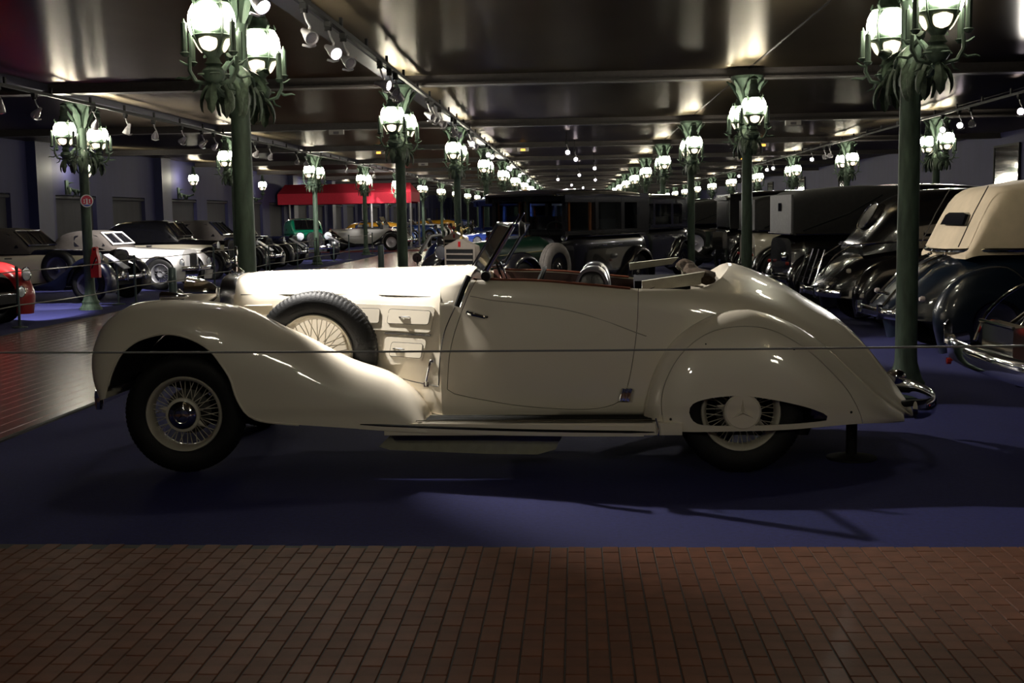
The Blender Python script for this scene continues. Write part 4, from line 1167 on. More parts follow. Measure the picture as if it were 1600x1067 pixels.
def fender_generic(xw, R, rc, re, W, wid, front, sweep=1.15, tipz=-20, yC=None):
    """arched wing over a wheel at xw; `front` sweeps back to the running board"""
    sg = 1 if front else -1
    arc = lambda r, a: (xw + sg * r * cos(R_(a)), R + r * sin(R_(a)))
    C = [arc(rc, tipz), arc(rc * 1.03, 12), arc(rc * 1.02, 45), arc(rc, 78), arc(rc * 1.0, 108)] + [(xw - sg * (.46 + .12 * (rc - .42)), R + .26), (xw - sg * .74, R + .08), (xw - sg * sweep, .33)]
    E = [arc(re, tipz - 4), arc(re, 12), arc(re, 48), arc(re, 88), arc(re, 128), arc(re, 160), (xw - sg * (re + .05), .27), (xw - sg * .78, .255), (xw - sg * sweep, .255)]
    n = 30
    rr = fender_rows(cr(E, n), cr(C, n), yC or wid * .42, wid)
    return [[(x, W - y, z) for x, y, z in r] for r in rr]
def flip(rows_): return [[(x, -y, z) for x, y, z in r] for r in rows_]
DISC_ME = {}
def disc_mesh(m):
    if m.name not in DISC_ME:
        me = MB().lathe([(0, -.075), (.035, -.078), (.05, -.06), (.09, -.05), (.15, -.062), (.185, -.058), (.205, -.07), (.222, -.075), (.222, -.06)], 30, 'y').mesh('wheel_disc'); me.materials.append(m); DISC_ME[m.name] = me
    return DISC_ME[m.name]
def spoke_wheel_mesh(m):
    k = 'w' + m.name
    if k not in DISC_ME:
        mb = rim_mesh(); sp = spokes_mesh(n=28); mb.add(sp.v, sp.f); hb = hub_mesh(); mb.add(hb.v, hb.f)
        me = mb.mesh('wire_wheel'); me.materials.append(m); DISC_ME[k] = me
    return DISC_ME[k]
TY2 = tyre_mesh(n=48, tread=False).mesh('tyre', 30); TY2.materials.append(RUBBER)
TY3 = tyre_mesh(n=72, tread=True).mesh('tyre', 30); TY3.materials.append(GREYTYRE)
def bg_wheel(t, x, y, z, R, disc, wire=False, steer=0., name='wheel', ty=None):
    w_ = obj(name, ty or TY2, None, t, loc=(x, y, z)); s_ = R / .36; w_.scale = (s_,) * 3
    w_.rotation_euler = (0, 0, steer + (pi if y > 0 else 0))
    obj('wheel_disc' if not wire else 'wire_wheel', spoke_wheel_mesh(disc) if wire else disc_mesh(disc), None, w_)
    return w_
DLAMP = mat('dark_lamp_glass', (.10, .10, .11), .08, .3, coat=1., var=.1)
def lamp(t, x, y, z, r, shell=CHROME, ang=0., tail=.16, lens=None):
    h = obj('headlight', MB().lathe([(0, -tail), (r * .35, -tail * .9), (r * .75, -tail * .4), (r, .0), (r * 1.06, .015), (r * .98, .025), (r * .9, .018)], 18, 'x'), shell, t, loc=(x, y, z)); h.rotation_euler = (0, 0, ang)
    obj('headlight_lens', MB().lathe([(0, .035), (r * .5, .032), (r * .92, .015)], 16, 'x'), lens or LAMPG, h)
    return h
LAMPG = mat('silvered_lamp_glass', (.62, .65, .74), .08, .25, coat=1., var=.1, scale=40, bump=.25, bscale=90)
def grille_shell(t, x, w_, z0, z1, style='round', m=CHROME, depth=.10, slats=9, horiz=False):
    if style == 'round': k = cr([(0, z0), (w_ * .5, z0 + .03), (w_ * .86, lerp(z0, z1, .35)), (w_, lerp(z0, z1, .68)), (w_ * .72, lerp(z0, z1, .93)), (0, z1)], 14)
    elif style == 'peak': k = [(0, z0), (w_, z0), (w_, lerp(z0, z1, .80)), (w_ * .97, lerp(z0, z1, .84)), (0, z1)]
    else: k = cr([(0, z0), (w_ * .8, z0), (w_, lerp(z0, z1, .15)), (w_, lerp(z0, z1, .8)), (w_ * .8, lerp(z0, z1, .97)), (0, z1)], 16)
    ring = [(a, b) for a, b in k] + [(-a, b) for a, b in k[::-1][1:-1]]
    g = obj('radiator_shell', MB().prism(ring, lambda p: (x, p[0], p[1]), lambda p: (x - depth, p[0] * 1.02, p[1])), m, t)
    inr = [(a * .86, lerp((z0 + z1) / 2, b, .88)) for a, b in ring]
    if style == 'peak': inr = [(-w_ * .88, z0 + .03), (w_ * .88, z0 + .03), (w_ * .88, lerp(z0, z1, .77)), (-w_ * .88, lerp(z0, z1, .77))]
    obj('grille_core', MB().prism(inr, lambda p: (x + .004, p[0], p[1]), lambda p: (x - .02, p[0], p[1])), BLACKM, g)
    sl = MB()
    zc, hh = (z0 + z1) / 2, (z1 - z0) * .5
    if horiz:
        for i in range(slats):
            z = lerp(z0 + hh * .15, z1 - hh * .42, i / (slats - 1)); sl.box((x + .008, 0, z), (.012, w_ * 1.72, hh * .07))
    else:
        for i in range(slats):
            y = lerp(-w_ * .72, w_ * .72, i / (slats - 1)); h_ = hh * 1.5 * (1 - .35 * (abs(y) / w_) ** 2) if style == 'round' else hh * 1.45
            sl.box((x + .008, y, zc - hh * .08), (.010, .010, h_))
    obj('grille_slats', sl, m if style == 'peak' else DCHROME, g)
    return g
def side_pane(cab, x0, x1, z0, z1, s, slope0=0., slope1=0., r=.04, d=.006):
    fw_, f0, f1, n = cab
    poly = rrect([(x0, z0), (x1, z0), (x1 - slope1, z1), (x0 + slope0, z1)], 4, r)
    def sy(x, z):
        q = min(.995, max(0, (z - f0(x)) / (f1(x) - f0(x)))); return fw_(x) * (1 - q ** n) ** (1 / n)
    return MB().prism(poly, lambda p: (p[0], s * (sy(p[0], p[1]) + d), p[1]), lambda p: (p[0], s * (sy(p[0], p[1]) - .02), p[1]))
BASE = dict(xf=1.40, xr=-1.42, R=.35, Wb=.66, Wf=.85, zbelt=1.0, zhood=.96, zroof=1.45, nose=1.62, tail=-2.15, hull_n=4., hood_w=.30)
def vintage(name, label, cat, loc, ang, group=None, body=BLACKP, upper=None, split=.80, fender=BLACKP, roof=None, roofm=None, disc=WHEELDK, wire=False,
            grille='round', lights='pod', style='closed', scr_m=CHROME, bumper=True, spare=False, rear=None, **kw):
    p = dict(BASE); p.update(kw)
    t = thing(name, label, cat, (loc[0], loc[1], 0), R_(ang), group)
    xf, xr, R, Wb, Wf = p['xf'], p['xr'], p['R'], p['Wb'], p['Wf']; zbt, zh = p['zbelt'], p['zhood']; ns_, tl = p['nose'], p['tail']
    cw = p.get('cab', (.50,))[0]
    keys = p.get('keys') or [(ns_ - .02, p['hood_w'], .42, zh), (ns_ - .5, p['hood_w'] * 1.18, .40, zh + .015), (cw + .08, Wb * .86, .36, zbt), (cw - .38, Wb * .97, .33, zbt + .01), (-.6, Wb, .33, zbt), (xr + .2, Wb * .97, .34, zbt - .01), (xr - .35, Wb * .78, .40, zbt - .16), (tl + .12, Wb * .52, .42, zbt - .38), (tl, Wb * .32, .42, zbt - .52)]
    hp, fns = hull_parts(keys, p['hull_n'], split if upper else None)
    if upper:
        b = obj('body', hp[0], body, t, angle=50); obj('upper_body', hp[1], upper, b, angle=50)
    else: b = obj('body', hp, body, t, angle=50)
    rc, re = p.get('rc', R + .13), p.get('re', R + .045)
    for s in (1, -1):
        fr_ = fender_generic(xf, R, rc, re, Wf, .36, True); rr_ = fender_generic(xr, R, p.get('rcr', rc + .02), p.get('rer', re), Wf, .34, False, .95, p.get('rtip', -20))
        f1_ = obj('front_fender', MB().grid(fr_ if s > 0 else flip(fr_)), fender, t, angle=60, fix=True)
        f2_ = obj('rear_fender', MB().grid(rr_ if s > 0 else flip(rr_)), fender, t, angle=60)
        solid(f1_, .012); solid(f2_, .012)
        obj('running_board', MB().box(((xf + xr) / 2, s * (Wf - .14), .29), (xf - xr - 1.3, .28, .05)), fender, t)
        bg_wheel(t, xf, s * (Wf - .14), R, R, disc, wire, p.get('steer', 0.)); bg_wheel(t, xr, s * (Wf - .14), R, R, disc, wire)
        for x in (xf, xr): pass
        if lights == 'pod': lamp(t, ns_ - .12, s * (p['hood_w'] + .20), p.get('zlamp', zh - .12), p.get('rlamp', .12))
        elif lights == 'fender': lamp(t, xf + rc * .90, s * (Wf - .20), R + p.get('zl', .22), .105, tail=.05)
        if p.get('fog', False): lamp(t, xf + rc + .02, s * .42, .50, .085, tail=.08)
        if p.get('handles', True): obj('door_handle', MB().tube([(-.35, s * (fns[0](-.35) + .02), zbt - .16), (-.2, s * (fns[0](-.2) + .03), zbt - .16)], .012, 6), CHROME, b)
        if spare:
            bg_wheel(t, xf - .62, s * (Wf - .16), R + .30, R, disc, False, name='spare_wheel', ty=p.get('spare_ty'))
    obj('chassis', MB().box(((xf + xr) / 2, 0, .36), (xf - xr + .6, .8, .12)), DARK, t)
    if grille: grille_shell(t, ns_ + .06, p.get('gw', p['hood_w'] * 1.0), .40, p.get('gz', zh + .04), grille, CHROME if p.get('gm') is None else p['gm'], horiz=p.get('horiz', False))
    if bumper:
        for x, sg in ((ns_ + .34, 1), (tl - .16, -1)):
            pth = [(x - sg * .16, -Wf * .95, .46), (x - sg * .03, -Wf * .6, .46), (x, 0, .46), (x - sg * .03, Wf * .6, .46), (x - sg * .16, Wf * .95, .46)]
            bb = obj('bumper', bar(cr(pth, 16), .05, .016, 8), CHROME, t)
            obj('bumper_irons', MB().box((x - sg * .2, .3, .44), (.42, .04, .04)).box((x - sg * .2, -.3, .44), (.42, .04, .04)), BLACKM, bb)
            for s in (-1, 1): obj('overrider', MB().box((x + sg * .01, s * .35, .47), (.05, .05, .15)), CHROME, bb)
    # cabin
    if style in ('closed', 'soft'):
        zr_ = p['zroof']; x0, x1, x2, x3 = p.get('cab', (.50, .02, -1.0, -1.75))
        ck = [(x0, Wb * .80, zbt - .08, zbt + .0), (lerp(x0, x1, .5), Wb * .86, zbt - .08, lerp(zbt, zr_, .56)), (x1, Wb * .90, zbt - .08, zr_ - .035), (lerp(x1, x2, .5), Wb * .92, zbt - .08, zr_), (x2, Wb * .90, zbt - .10, zr_ - .02), (lerp(x2, x3, .55), Wb * .84, zbt - .14, lerp(zr_, zbt, .34)), (x3, Wb * .66, zbt - .2, zbt - .03)]
        cn = p.get('cab_n', 5.)
        cm, cf = hull_parts(ck, cn, None, 18, 30)
        cab = obj('soft_top' if style == 'soft' else 'roof', cm, roofm or body, t, angle=50); cf = (*cf, cn)
        za, zb2 = zbt + .035, zr_ - .11
        for s in (1, -1):
            for (a, b_, sl0, sl1) in p.get('win', ((-.60, .30, .0, .26),)):
                obj('side_window', side_pane(cf, a, b_, za, zb2, s, sl0, sl1), DGLASS, cab)
        hw_ = Wb * .70
        A = Vector((x0 - .045, 0, zbt + .055)); B = Vector((x1 + .05, 0, zr_ - .085)); nrm = Vector((B.z - A.z, 0, A.x - B.x)).normalized()
        def wsp(t_, y, d): q = A.lerp(B, t_) + nrm * d; return (q.x, y, q.z)
        obj('windscreen', MB().add([wsp(0, -hw_, .035), wsp(0, hw_, .035), wsp(1, hw_ * .94, .035), wsp(1, -hw_ * .94, .035), wsp(0, -hw_, .0), wsp(0, hw_, .0), wsp(1, hw_ * .94, .0), wsp(1, -hw_ * .94, .0)],
            [(0, 1, 2, 3), (4, 7, 6, 5), (0, 4, 5, 1), (1, 5, 6, 2), (2, 6, 7, 3), (3, 7, 4, 0)]), DGLASS, cab)
        fr_ = MB().tube([wsp(0, -hw_, .04), wsp(0, hw_, .04), wsp(1, hw_ * .94, .04), wsp(1, -hw_ * .94, .04), wsp(0, -hw_, .04)], .018, 6).tube([wsp(0, 0, .045), wsp(1, 0, .045)], .012, 6)
        obj('windscreen_frame', fr_, scr_m, cab)
        wp = MB()
        for y in (-.32, .1): wp.tube([wsp(0, y, .06), wsp(.7, y + .16, .055)], .006, 4)
        obj('wipers', wp, CHROME, cab)
        if p.get('back_window'):
            y_, z_, w2, h2, xb_ = p['back_window']
            obj('rear_window', MB().box((xb_, 0, z_), (.05, w2, h2), ry=R_(p.get('bw_tilt', -30))), DGLASS, cab)
    elif style == 'open':
        obj('cockpit', MB().box((-.45, 0, zbt + .004), (.95, Wb * 1.45, .02)), DARK, b)
        obj('seat_back', MB().box((-.88, 0, zbt + .04), (.14, Wb * 1.35, .20)), LEATHER, b)
        f = obj('windscreen_frame', MB().tube([(.30, -Wb * .75, zbt), (.12, -Wb * .72, zbt + .30), (.12, Wb * .72, zbt + .30), (.30, Wb * .75, zbt)], .016, 6), scr_m, b)
        obj('windscreen', MB().add([(.30, -Wb * .75, zbt), (.12, -Wb * .72, zbt + .30), (.12, Wb * .72, zbt + .30), (.30, Wb * .75, zbt)], [(0, 1, 2, 3)]), CGLASS, f, fix=False)
    return t

# ---- left row, noses towards the tiled path
LG = 'cars in the left row'
t = vintage('sports_car', 'red rounded car at the left edge of the picture, only its front showing', 'car', (-10.3, 17.7), -14, None, REDP, fender=REDP, style='soft', roofm=TOPBK, grille='round', lights='fender', fog=True,
            hood_w=.46, zhood=.92, zbelt=.94, zroof=1.32, rc=.58, re=.42, gw=.2, gz=.72, zl=.40)
obj('number_plate', MB().box((2.02, 0, .40), (.02, .56, .12)), BLACKM, t)
vintage('convertible', 'ivory and navy convertible with raised brown top, behind the lamp post with the round sign', 'car', (-10.42, 23.2), -7.5, None, CREAM2, NAVY, .84, NAVY, roofm=TOPBR, style='soft', disc=WHEELDK,
        spare=True, grille='round', fog=True, zhood=.95, zbelt=1.0, zroof=1.42, rc=.50, re=.40, scr_m=CHROME, cab=(.08, -.34, -1.2, -1.85), win=((-.95, -.10, .0, .22),))
vintage('sports_car', 'white sports coupe with dark top, next to the ivory and navy convertible', 'car', (-10.2, 27.05), -9, None, WHITE2, fender=WHITE2, roofm=TOPBR, style='soft', disc=mat('grey_wheel', (.2, .2, .22), .4, .5), wire=True,
        grille='oval', lights='fender', zhood=.86, zbelt=.93, zroof=1.32, hood_w=.40, nose=1.60, rc=.50, re=.40, gw=.17, gz=.78, scr_m=WHITE2, xf=1.25, cab=(.0, -.38, -1.05, -1.65), win=((-.9, -.15, .0, .22),))
vintage('saloon', 'black saloon with ivory lower body, parked behind the white sports coupe', 'car', (-10.55, 31.2), -6, None, CREAM2, BLACKP, .80, BLACKP, roofm=BLACKP, style='closed', zbelt=1.03, zhood=.97, zroof=1.52,
        win=((-.55, .30, .0, .22), (-1.15, -.65, .12, .0)), cab=(.45, .05, -1.0, -1.8), grille='round', fog=True)
vintage('tourer', 'dark blue tourer with brown cloth top, just right of the nearest left lamp post', 'car', (-10.45, 34.6), -6, None, NAVY, fender=NAVY, roofm=TOPBR, style='soft', zbelt=1.0, zhood=.96, zroof=1.5, grille='round', fog=True, scr_m=NAVY)
vintage('roadster', 'low dark blue open roadster with chrome headlights, beside the green saloon', 'car', (-10.55, 38.2), -6, None, NAVY, fender=NAVY, style='open', zbelt=.98, zhood=.95, grille='round', fog=True)
vintage('saloon', 'bright green and black saloon facing the path, in front of the red awning', 'car', (-10.0, 44.6), -66, None, BLACKP, GREENP, .62, BLACKP, roofm=GREENP, style='closed', zbelt=1.02, zhood=.98, zroof=1.5, grille='round', fog=True,
        gm=DCHROME, rlamp=.15)
vintage('roadster', 'black and pale grey roadster with silver wheels, standing under the red awning', 'car', (-9.5, 54.6), 172, None, GREYP, fender=BLACKP, style='open', zbelt=1.0, zhood=.98, disc=SILVER, grille='round', R=.38, scr_m=BLUEP)
far = [('blue racing car with silver wheels beyond the awning', BRIGHTB, -8.9, 61, -5), ('black tourer behind the blue racing car', BLACKP, -9.1, 64.2, -5), ('brown square-fronted veteran car beyond the awning', YELP, -10.2, 70.2, -8),
       ('second blue racing car, farther down the left row', BRIGHTB, -8.9, 73.2, -5), ('white racing car far down the left row', WHITE2, -9.0, 79.6, -5), ('red racing car far down the left row', REDP, -8.9, 82.2, -5), ('yellow car far down the left row', YELP, -8.8, 89, -5), ('dark blue car farthest down the left row', BLUEP, -8.8, 98.5, -5)]
for lab, m_, x, y, a in far:
    vintage('racing_car' if 'racing' in lab else 'veteran_car', lab, 'car', (x - 1.2, y), a, None, m_, fender=BLACKP if 'racing' not in lab else m_, style='open', zbelt=.98 if 'racing' in lab else 1.2, zhood=.95 if 'racing' in lab else 1.1, wire=True, disc=SILVER, grille='round', bumper=False)

# ---- limousines in the middle of the hall
def limousine(label, loc, ang, body=BLACKP, hoodm=DGREEN, spare=True, glass=True, wood=True):
    """tall coachbuilt limousine with a real, see-through cabin: x forward, cowl at +.55, tail at -2.35"""
    t = thing('limousine', label, 'car', (loc[0], loc[1], 0), R_(ang))
    W_, zbt, zr_ = .78, 1.17, 1.86
    lo, fns = hull_parts([(.75, .60, .42, 1.14), (.3, .74, .40, zbt), (-.4, W_, .38, zbt), (-1.7, W_, .38, zbt), (-2.15, W_ * .96, .42, zbt - .01), (-2.28, W_ * .88, .46, zbt - .06)], 8, None, 18, 20)
    b = obj('body', lo, body, t, angle=50)
    hd, _ = hull_parts([(2.52, .26, .50, 1.08), (2.0, .34, .46, 1.11), (1.3, .46, .42, 1.13), (.70, .62, .40, 1.16)], 3.4, None, 18, 14)
    h = obj('hood', hd, hoodm, t, angle=50)
    for s in (-1, 1): obj('hood_moulding', MB().tube([(2.5, s * .262, .86), (1.6, s * .415, .90), (.75, s * .60, .94)], .010, 5), mat('brass_line', (.3, .26, .14), .3, .6), h)
    g = grille_shell(t, 2.60, .285, .44, 1.17, 'peak', mat('nickel', (.46, .40, .34), .32, .6, var=.06), .12, 7, True)
    obj('mascot', MB().lathe([(0, 1.165), (.035, 1.165), (.03, 1.19), (.012, 1.20), (.02, 1.24), (.03, 1.28), (.018, 1.31), (.02, 1.335), (0, 1.35)], 10, 'z', (2.54, 0, 0)).tube([(2.54, 0, 1.28), (2.46, .07, 1.33)], .012, 5).tube([(2.54, 0, 1.28), (2.46, -.07, 1.33)], .012, 5), mat('brass', (.5, .38, .16), .25, .9), g)
    obj('badge', MB().box((2.605, 0, 1.08), (.01, .04, .08)), REDP, g)
    # pillars
    pm = MB()
    px_ = (.62, -.22, -.32, -1.12, -1.2, -1.72)
    for s in (-1, 1):
        for x, w2 in ((.60, .07), (-.30, .10), (-1.22, .12)):
            pm.box((x, s * (W_ - .035 - (.06 if x > .5 else 0)), (zbt + zr_) / 2 - .02), (w2, .07, zr_ - zbt + .02))
        pm.box((-2.0, s * (W_ - .04), (zbt + zr_) / 2 - .02), (.46, .06, zr_ - zbt + .02))
        pm.box((-.7, s * (W_ - .035), zr_ - .10), (2.9, .065, .12))
        pm.box((-.7, s * (W_ - .035), zbt + .03), (2.9, .065, .07))
    pm.box((-2.2, 0, (zbt + zr_) / 2), (.07, W_ * 1.95, zr_ - zbt))
    pm.box((.66, 0, zr_ - .09), (.06, W_ * 1.7, .10)); pm.box((.64, 0, (zbt + zr_) / 2), (.05, .05, zr_ - zbt))
    pl = obj('cabin_frame', pm, body, t)
    if wood:
        wm_ = MB()
        for s in (-1, 1):
            for x in (.50, -.20, -.40): wm_.box((x, s * (W_ - .085), (zbt + zr_) / 2), (.05, .03, zr_ - zbt - .06))
        obj('window_posts', wm_, ORANGEW, pl)
    rf, _ = hull_parts([(.95, W_ * .90, zr_ - .05, zr_ - .02), (.85, W_ * .97, zr_ - .06, zr_ + .03), (-.6, W_ * 1.02, zr_ - .05, zr_ + .075), (-1.9, W_ * 1.0, zr_ - .06, zr_ + .04), (-2.3, W_ * .92, zr_ - .12, zr_ - .04)], 3.2, None, 18, 22)
    obj('roof', rf, body, t, angle=50)
    for s in (-1, 1):
        obj('roof_gutter', MB().tube([(.92, s * W_ * .93, zr_ - .035), (-.6, s * W_ * 1.03, zr_ - .03), (-2.2, s * W_ * .97, zr_ - .06)], .014, 6), CHROME if False else DCHROME, pl)
        if glass:
            for (a, c) in ((-.25, .56), (-1.16, -.35), (-1.77, -1.28)):
                obj('window_pane', MB().box(((a + c) / 2, s * (W_ - .05), (zbt + zr_) / 2), (c - a, .008, zr_ - zbt - .14)), CGLASS, pl)
        obj('belt_moulding', MB().tube([(.6, s * (.67), zbt - .03), (-.4, s * (W_ + .008), zbt - .03), (-2.1, s * (W_ * .97), zbt - .03)], .016, 6), body, b)
        obj('door_handle', MB().tube([(-.42, s * (W_ + .03), .98), (-.56, s * (W_ + .035), .98)], .013, 6), CHROME, b)
        obj('door_handle', MB().tube([(-.98, s * (W_ + .03), .98), (-1.12, s * (W_ + .035), .98)], .013, 6), CHROME, b)
        ff = fender_generic(2.05, .40, .54, .45, .90, .36, True, 1.3); fr_ = fender_generic(-1.75, .40, .54, .45, .90, .34, False, 1.0)
        f1_ = obj('front_fender', MB().grid(ff if s > 0 else flip(ff)), body, t, angle=60); f2_ = obj('rear_fender', MB().grid(fr_ if s > 0 else flip(fr_)), body, t, angle=60)
        solid(f1_, .012); solid(f2_, .012)
        obj('running_board', MB().box((.15, s * .74, .32), (2.0, .30, .05)), body, t)
        bg_wheel(t, 2.05, s * .74, .40, .40, BLACKP); bg_wheel(t, -1.75, s * .74, .40, .40, BLACKP)
        if spare: bg_wheel(t, 1.15, s * .82, .66, .40, BLACKP, name='spare_wheel', ty=TY3)
        lamp(t, 2.42, s * .48, .95, .115, CHROME, lens=DLAMP)
        obj('side_lamp', MB().lathe([(0, -.06), (.03, -.05), (.05, .0), (.046, .03), (0, .04)], 12, 'x', (.72, s * .74, 1.12)), CHROME, b)
    obj('windscreen', MB().box((.665, 0, (zbt + zr_) / 2), (.008, W_ * 1.6, zr_ - zbt - .1)), CGLASS, pl)
    obj('front_seat', MB().box((-.35, 0, 1.0), (.16, 1.3, .5)), LEATHER, t); obj('rear_seat', MB().box((-1.95, 0, 1.05), (.2, 1.3, .7)), LEATHER, t)
    obj('steering_wheel', MB().torus((0, 0, 0), .21, .014, 'x', 24, 6), BLACKM, t, loc=(.25, .36, 1.22)).rotation_euler = (0, R_(40), 0)
    obj('partition', MB().box((-.48, 0, 1.3), (.03, 1.4, .35)), body, t)
    obj('luggage_rack', MB().box((-2.45, 0, .72), (.34, .9, .05)).box((-2.4, 0, .9), (.28, .84, .34)), BLACKP, t)
    pth = [(2.62, -.85, .46), (2.74, 0, .46), (2.62, .85, .46)]
    obj('bumper', bar(cr(pth, 12), .05, .016, 8).box((2.5, .3, .45), (.4, .04, .05)).box((2.5, -.3, .45), (.4, .04, .05)), CHROME, t)
    return t
HB = -120.2      # heading (-.5, -.86)
limousine('tall black limousine with dark green bonnet and nickel radiator, behind the cream roadster\'s windscreen', (-.48, 20.75), HB)
limousine('second tall black limousine, its blind rear quarter showing behind the first', (.92, 27.75), HB, wood=False, glass=False)
limousine('navy limousine with nickel radiator, third of the limousines, farther back to the left', (-1.3, 28.1), HB, BLUEP, BLUEP)
vintage('coupe', 'deep blue coupe seen through the windows of the first limousine', 'car', (.6, 36), -120, None, BLUEP, fender=BLUEP, style='closed', zbelt=1.0, zhood=.96, zroof=1.45)
vintage('coupe', 'midnight blue coupe far down the middle of the hall', 'car', (.2, 44), -120, None, DBLUE, fender=DBLUE, style='closed', zbelt=1.0, zhood=.96, zroof=1.5)

# ---- right row, tails towards the middle
XR = 3.2
RA = 4.0
def tail_lights(t, x, y, z, m=REDLENS):
    for s in (-1, 1): obj('tail_light', MB().lathe([(0, .04), (.026, .03), (.03, .0), (.02, -.02), (0, -.024)], 12, 'x', (x, s * y, z)), m, t)
# E: the chrome-trimmed tail at the right edge
t = vintage('cabriolet', 'glossy black car at the right edge, only its heavy chrome rear bumper and tail showing', 'car', (XR + 2.05, 8.52), RA - 4, None, BLACKP, fender=BLACKP, style='soft', roofm=TOPBK, zbelt=1.02, zroof=1.5, Wb=.74, Wf=.92, rcr=.56, rer=.26, grille='round',
            keys=[(1.6, .34, .42, .96), (1.1, .40, .40, .98), (.5, .66, .36, 1.02), (-.6, .74, .33, 1.02), (-1.3, .72, .34, .98), (-1.75, .62, .36, .86), (-2.05, .5, .38, .66), (-2.2, .42, .40, .52)], bumper=False)
bb = obj('rear_bumper', bar(cr([(-2.22, -1.10, .47), (-2.40, -.9, .46), (-2.47, -.4, .46), (-2.48, 0, .46), (-2.47, .4, .46), (-2.40, .9, .46), (-2.22, 1.10, .47)], 30), .085, .03, 12), CHROME, t)
obj('bumper_lip', bar(cr([(-2.26, -1.08, .47), (-2.43, -.9, .47), (-2.505, 0, .475), (-2.43, .9, .47), (-2.26, 1.08, .47)], 30), .018, .010, 8), CHROME, bb)
for s in (-1, 1):
    obj('overrider', MB().prism([(-.03, .48), (.03, .48), (.03, .62), (0, .66), (-.03, .62)], lambda p, s=s: (-2.40 + p[0], s * .98 - .015, p[1]), lambda p, s=s: (-2.40 + p[0], s * .98 + .015, p[1])), CHROME, bb)
    obj('reflector', MB().lathe([(0, -.02), (.026, -.015), (.026, .015), (0, .02)], 10, 'x', (-2.40, s * .95, .34)).box((-2.38, s * .95, .38), (.015, .02, .08)), REDLENS, bb)
    obj('chrome_strip', MB().tube(cr([(-2.24, s * .30, .62), (-2.0, s * .36, .78), (-1.75, s * .40, .93), (-1.4, s * .44, 1.03)], 14), .018, 6), CHROME, t)
    obj('chrome_strip', MB().tube(cr([(-2.28, s * .72, .52), (-2.16, s * .78, .74), (-1.9, s * .80, .93), (-1.5, s * .80, 1.0)], 14), .014, 6), CHROME, t)
obj('plate_box', MB().box((-2.30, 0, .60), (.12, .62, .22)), DCHROME, t)
for z in (.50, .71): obj('plate_trim', MB().tube([(-2.37, -.34, z), (-2.37, .34, z)], .014, 6), CHROME, t)
obj('boot_lid', hull_parts([(-1.2, .34, .60, 1.035), (-1.75, .32, .50, .90), (-2.08, .30, .46, .70), (-2.24, .28, .46, .56)], 4.)[0], BLACKP, t, angle=50)
tail_lights(t, -2.2, .60, .66)
# D: midnight blue cabriolet with beige top
t = vintage('cabriolet', 'midnight blue cabriolet with raised beige cloth top and narrow rear window', 'car', (XR + 2.15, 13.0), RA, None, DBLUE, fender=DBLUE, style='none', zbelt=1.10, Wb=.76, Wf=.95, rcr=.58, rer=.26, R=.36, xr=-1.35, grille='round', rtip=-28,
            keys=[(1.6, .34, .42, 1.0), (1.1, .40, .40, 1.02), (.5, .68, .36, 1.08), (-.5, .76, .33, 1.10), (-1.1, .75, .34, 1.10), (-1.5, .68, .36, 1.04), (-1.85, .56, .38, .84), (-2.1, .44, .40, .58), (-2.2, .36, .42, .48)], split=.8)
tp, tf = hull_parts([(.55, .62, 1.0, 1.66), (.4, .66, 1.0, 1.76), (-.4, .70, 1.02, 1.80), (-1.0, .70, 1.04, 1.74), (-1.25, .69, 1.04, 1.66), (-1.36, .68, 1.04, 1.48), (-1.52, .66, 1.02, 1.12), (-1.56, .62, 1.0, 1.06)], 5.5, None, 22, 40)
so = obj('soft_top', tp, TOPBE, t, angle=40)
# rear window slit in the sloping back panel
def rear_pt(y, z):      # on the back of the top
    return (-1.33 - (1.55 - z) * .44, y, z)
rw = [rear_pt(y, z) for y, z in ((-.30, 1.335), (.30, 1.335), (.27, 1.435), (.20, 1.46), (-.20, 1.46), (-.27, 1.435))]
obj('rear_window', MB().add([(x - .055, y, z + .0) for x, y, z in rw] + [(x + .06, y, z) for x, y, z in rw], [tuple(range(6)), tuple(range(11, 5, -1))] + [(i, (i + 1) % 6, 6 + (i + 1) % 6, 6 + i) for i in range(6)]), DGLASS, so)
for s in (-1, 1): obj('top_seam', MB().tube([(-1.30, s * .50, 1.72), (-1.45, s * .52, 1.45), (-1.60, s * .53, 1.12)], .006, 5), TOPBR, so)
obj('top_piping', MB().tube(cr([(-.6, .735, 1.08), (-1.2, .72, 1.09), (-1.5, .60, 1.09), (-1.62, .3, 1.08), (-1.64, 0, 1.08), (-1.62, -.3, 1.08), (-1.5, -.60, 1.09), (-1.2, -.72, 1.09), (-.6, -.735, 1.08)], 40), .020, 6), CHROME, so)
obj('boot_lid', hull_parts([(-1.45, .40, .60, 1.07), (-1.75, .38, .52, .95), (-2.0, .36, .46, .74), (-2.22, .34, .44, .53)], 3.6)[0], DBLUE, t, angle=50)
for s in (-1, 1): obj('boot_strip', MB().tube(cr([(-1.60, s * .20, 1.04), (-1.85, s * .20, .92), (-2.1, s * .20, .68), (-2.24, s * .20, .52)], 10), .016, 6), CHROME, t)
obj('boot_handle', MB().tube([(-2.17, -.16, .64), (-2.20, 0, .65), (-2.17, .16, .64)], .016, 6), CHROME, t)
rk = MB()
for z in (.52, .62, .72): rk.tube([(-2.26 + (z - .5) * .45, -.16 - .35, z), (-2.26 + (z - .5) * .45, .16 - .30, z)], .010, 5)
tail_lights(t, -2.02, .70, .62, mat('pale_lens', (.5, .42, .40), .3, coat=.6))
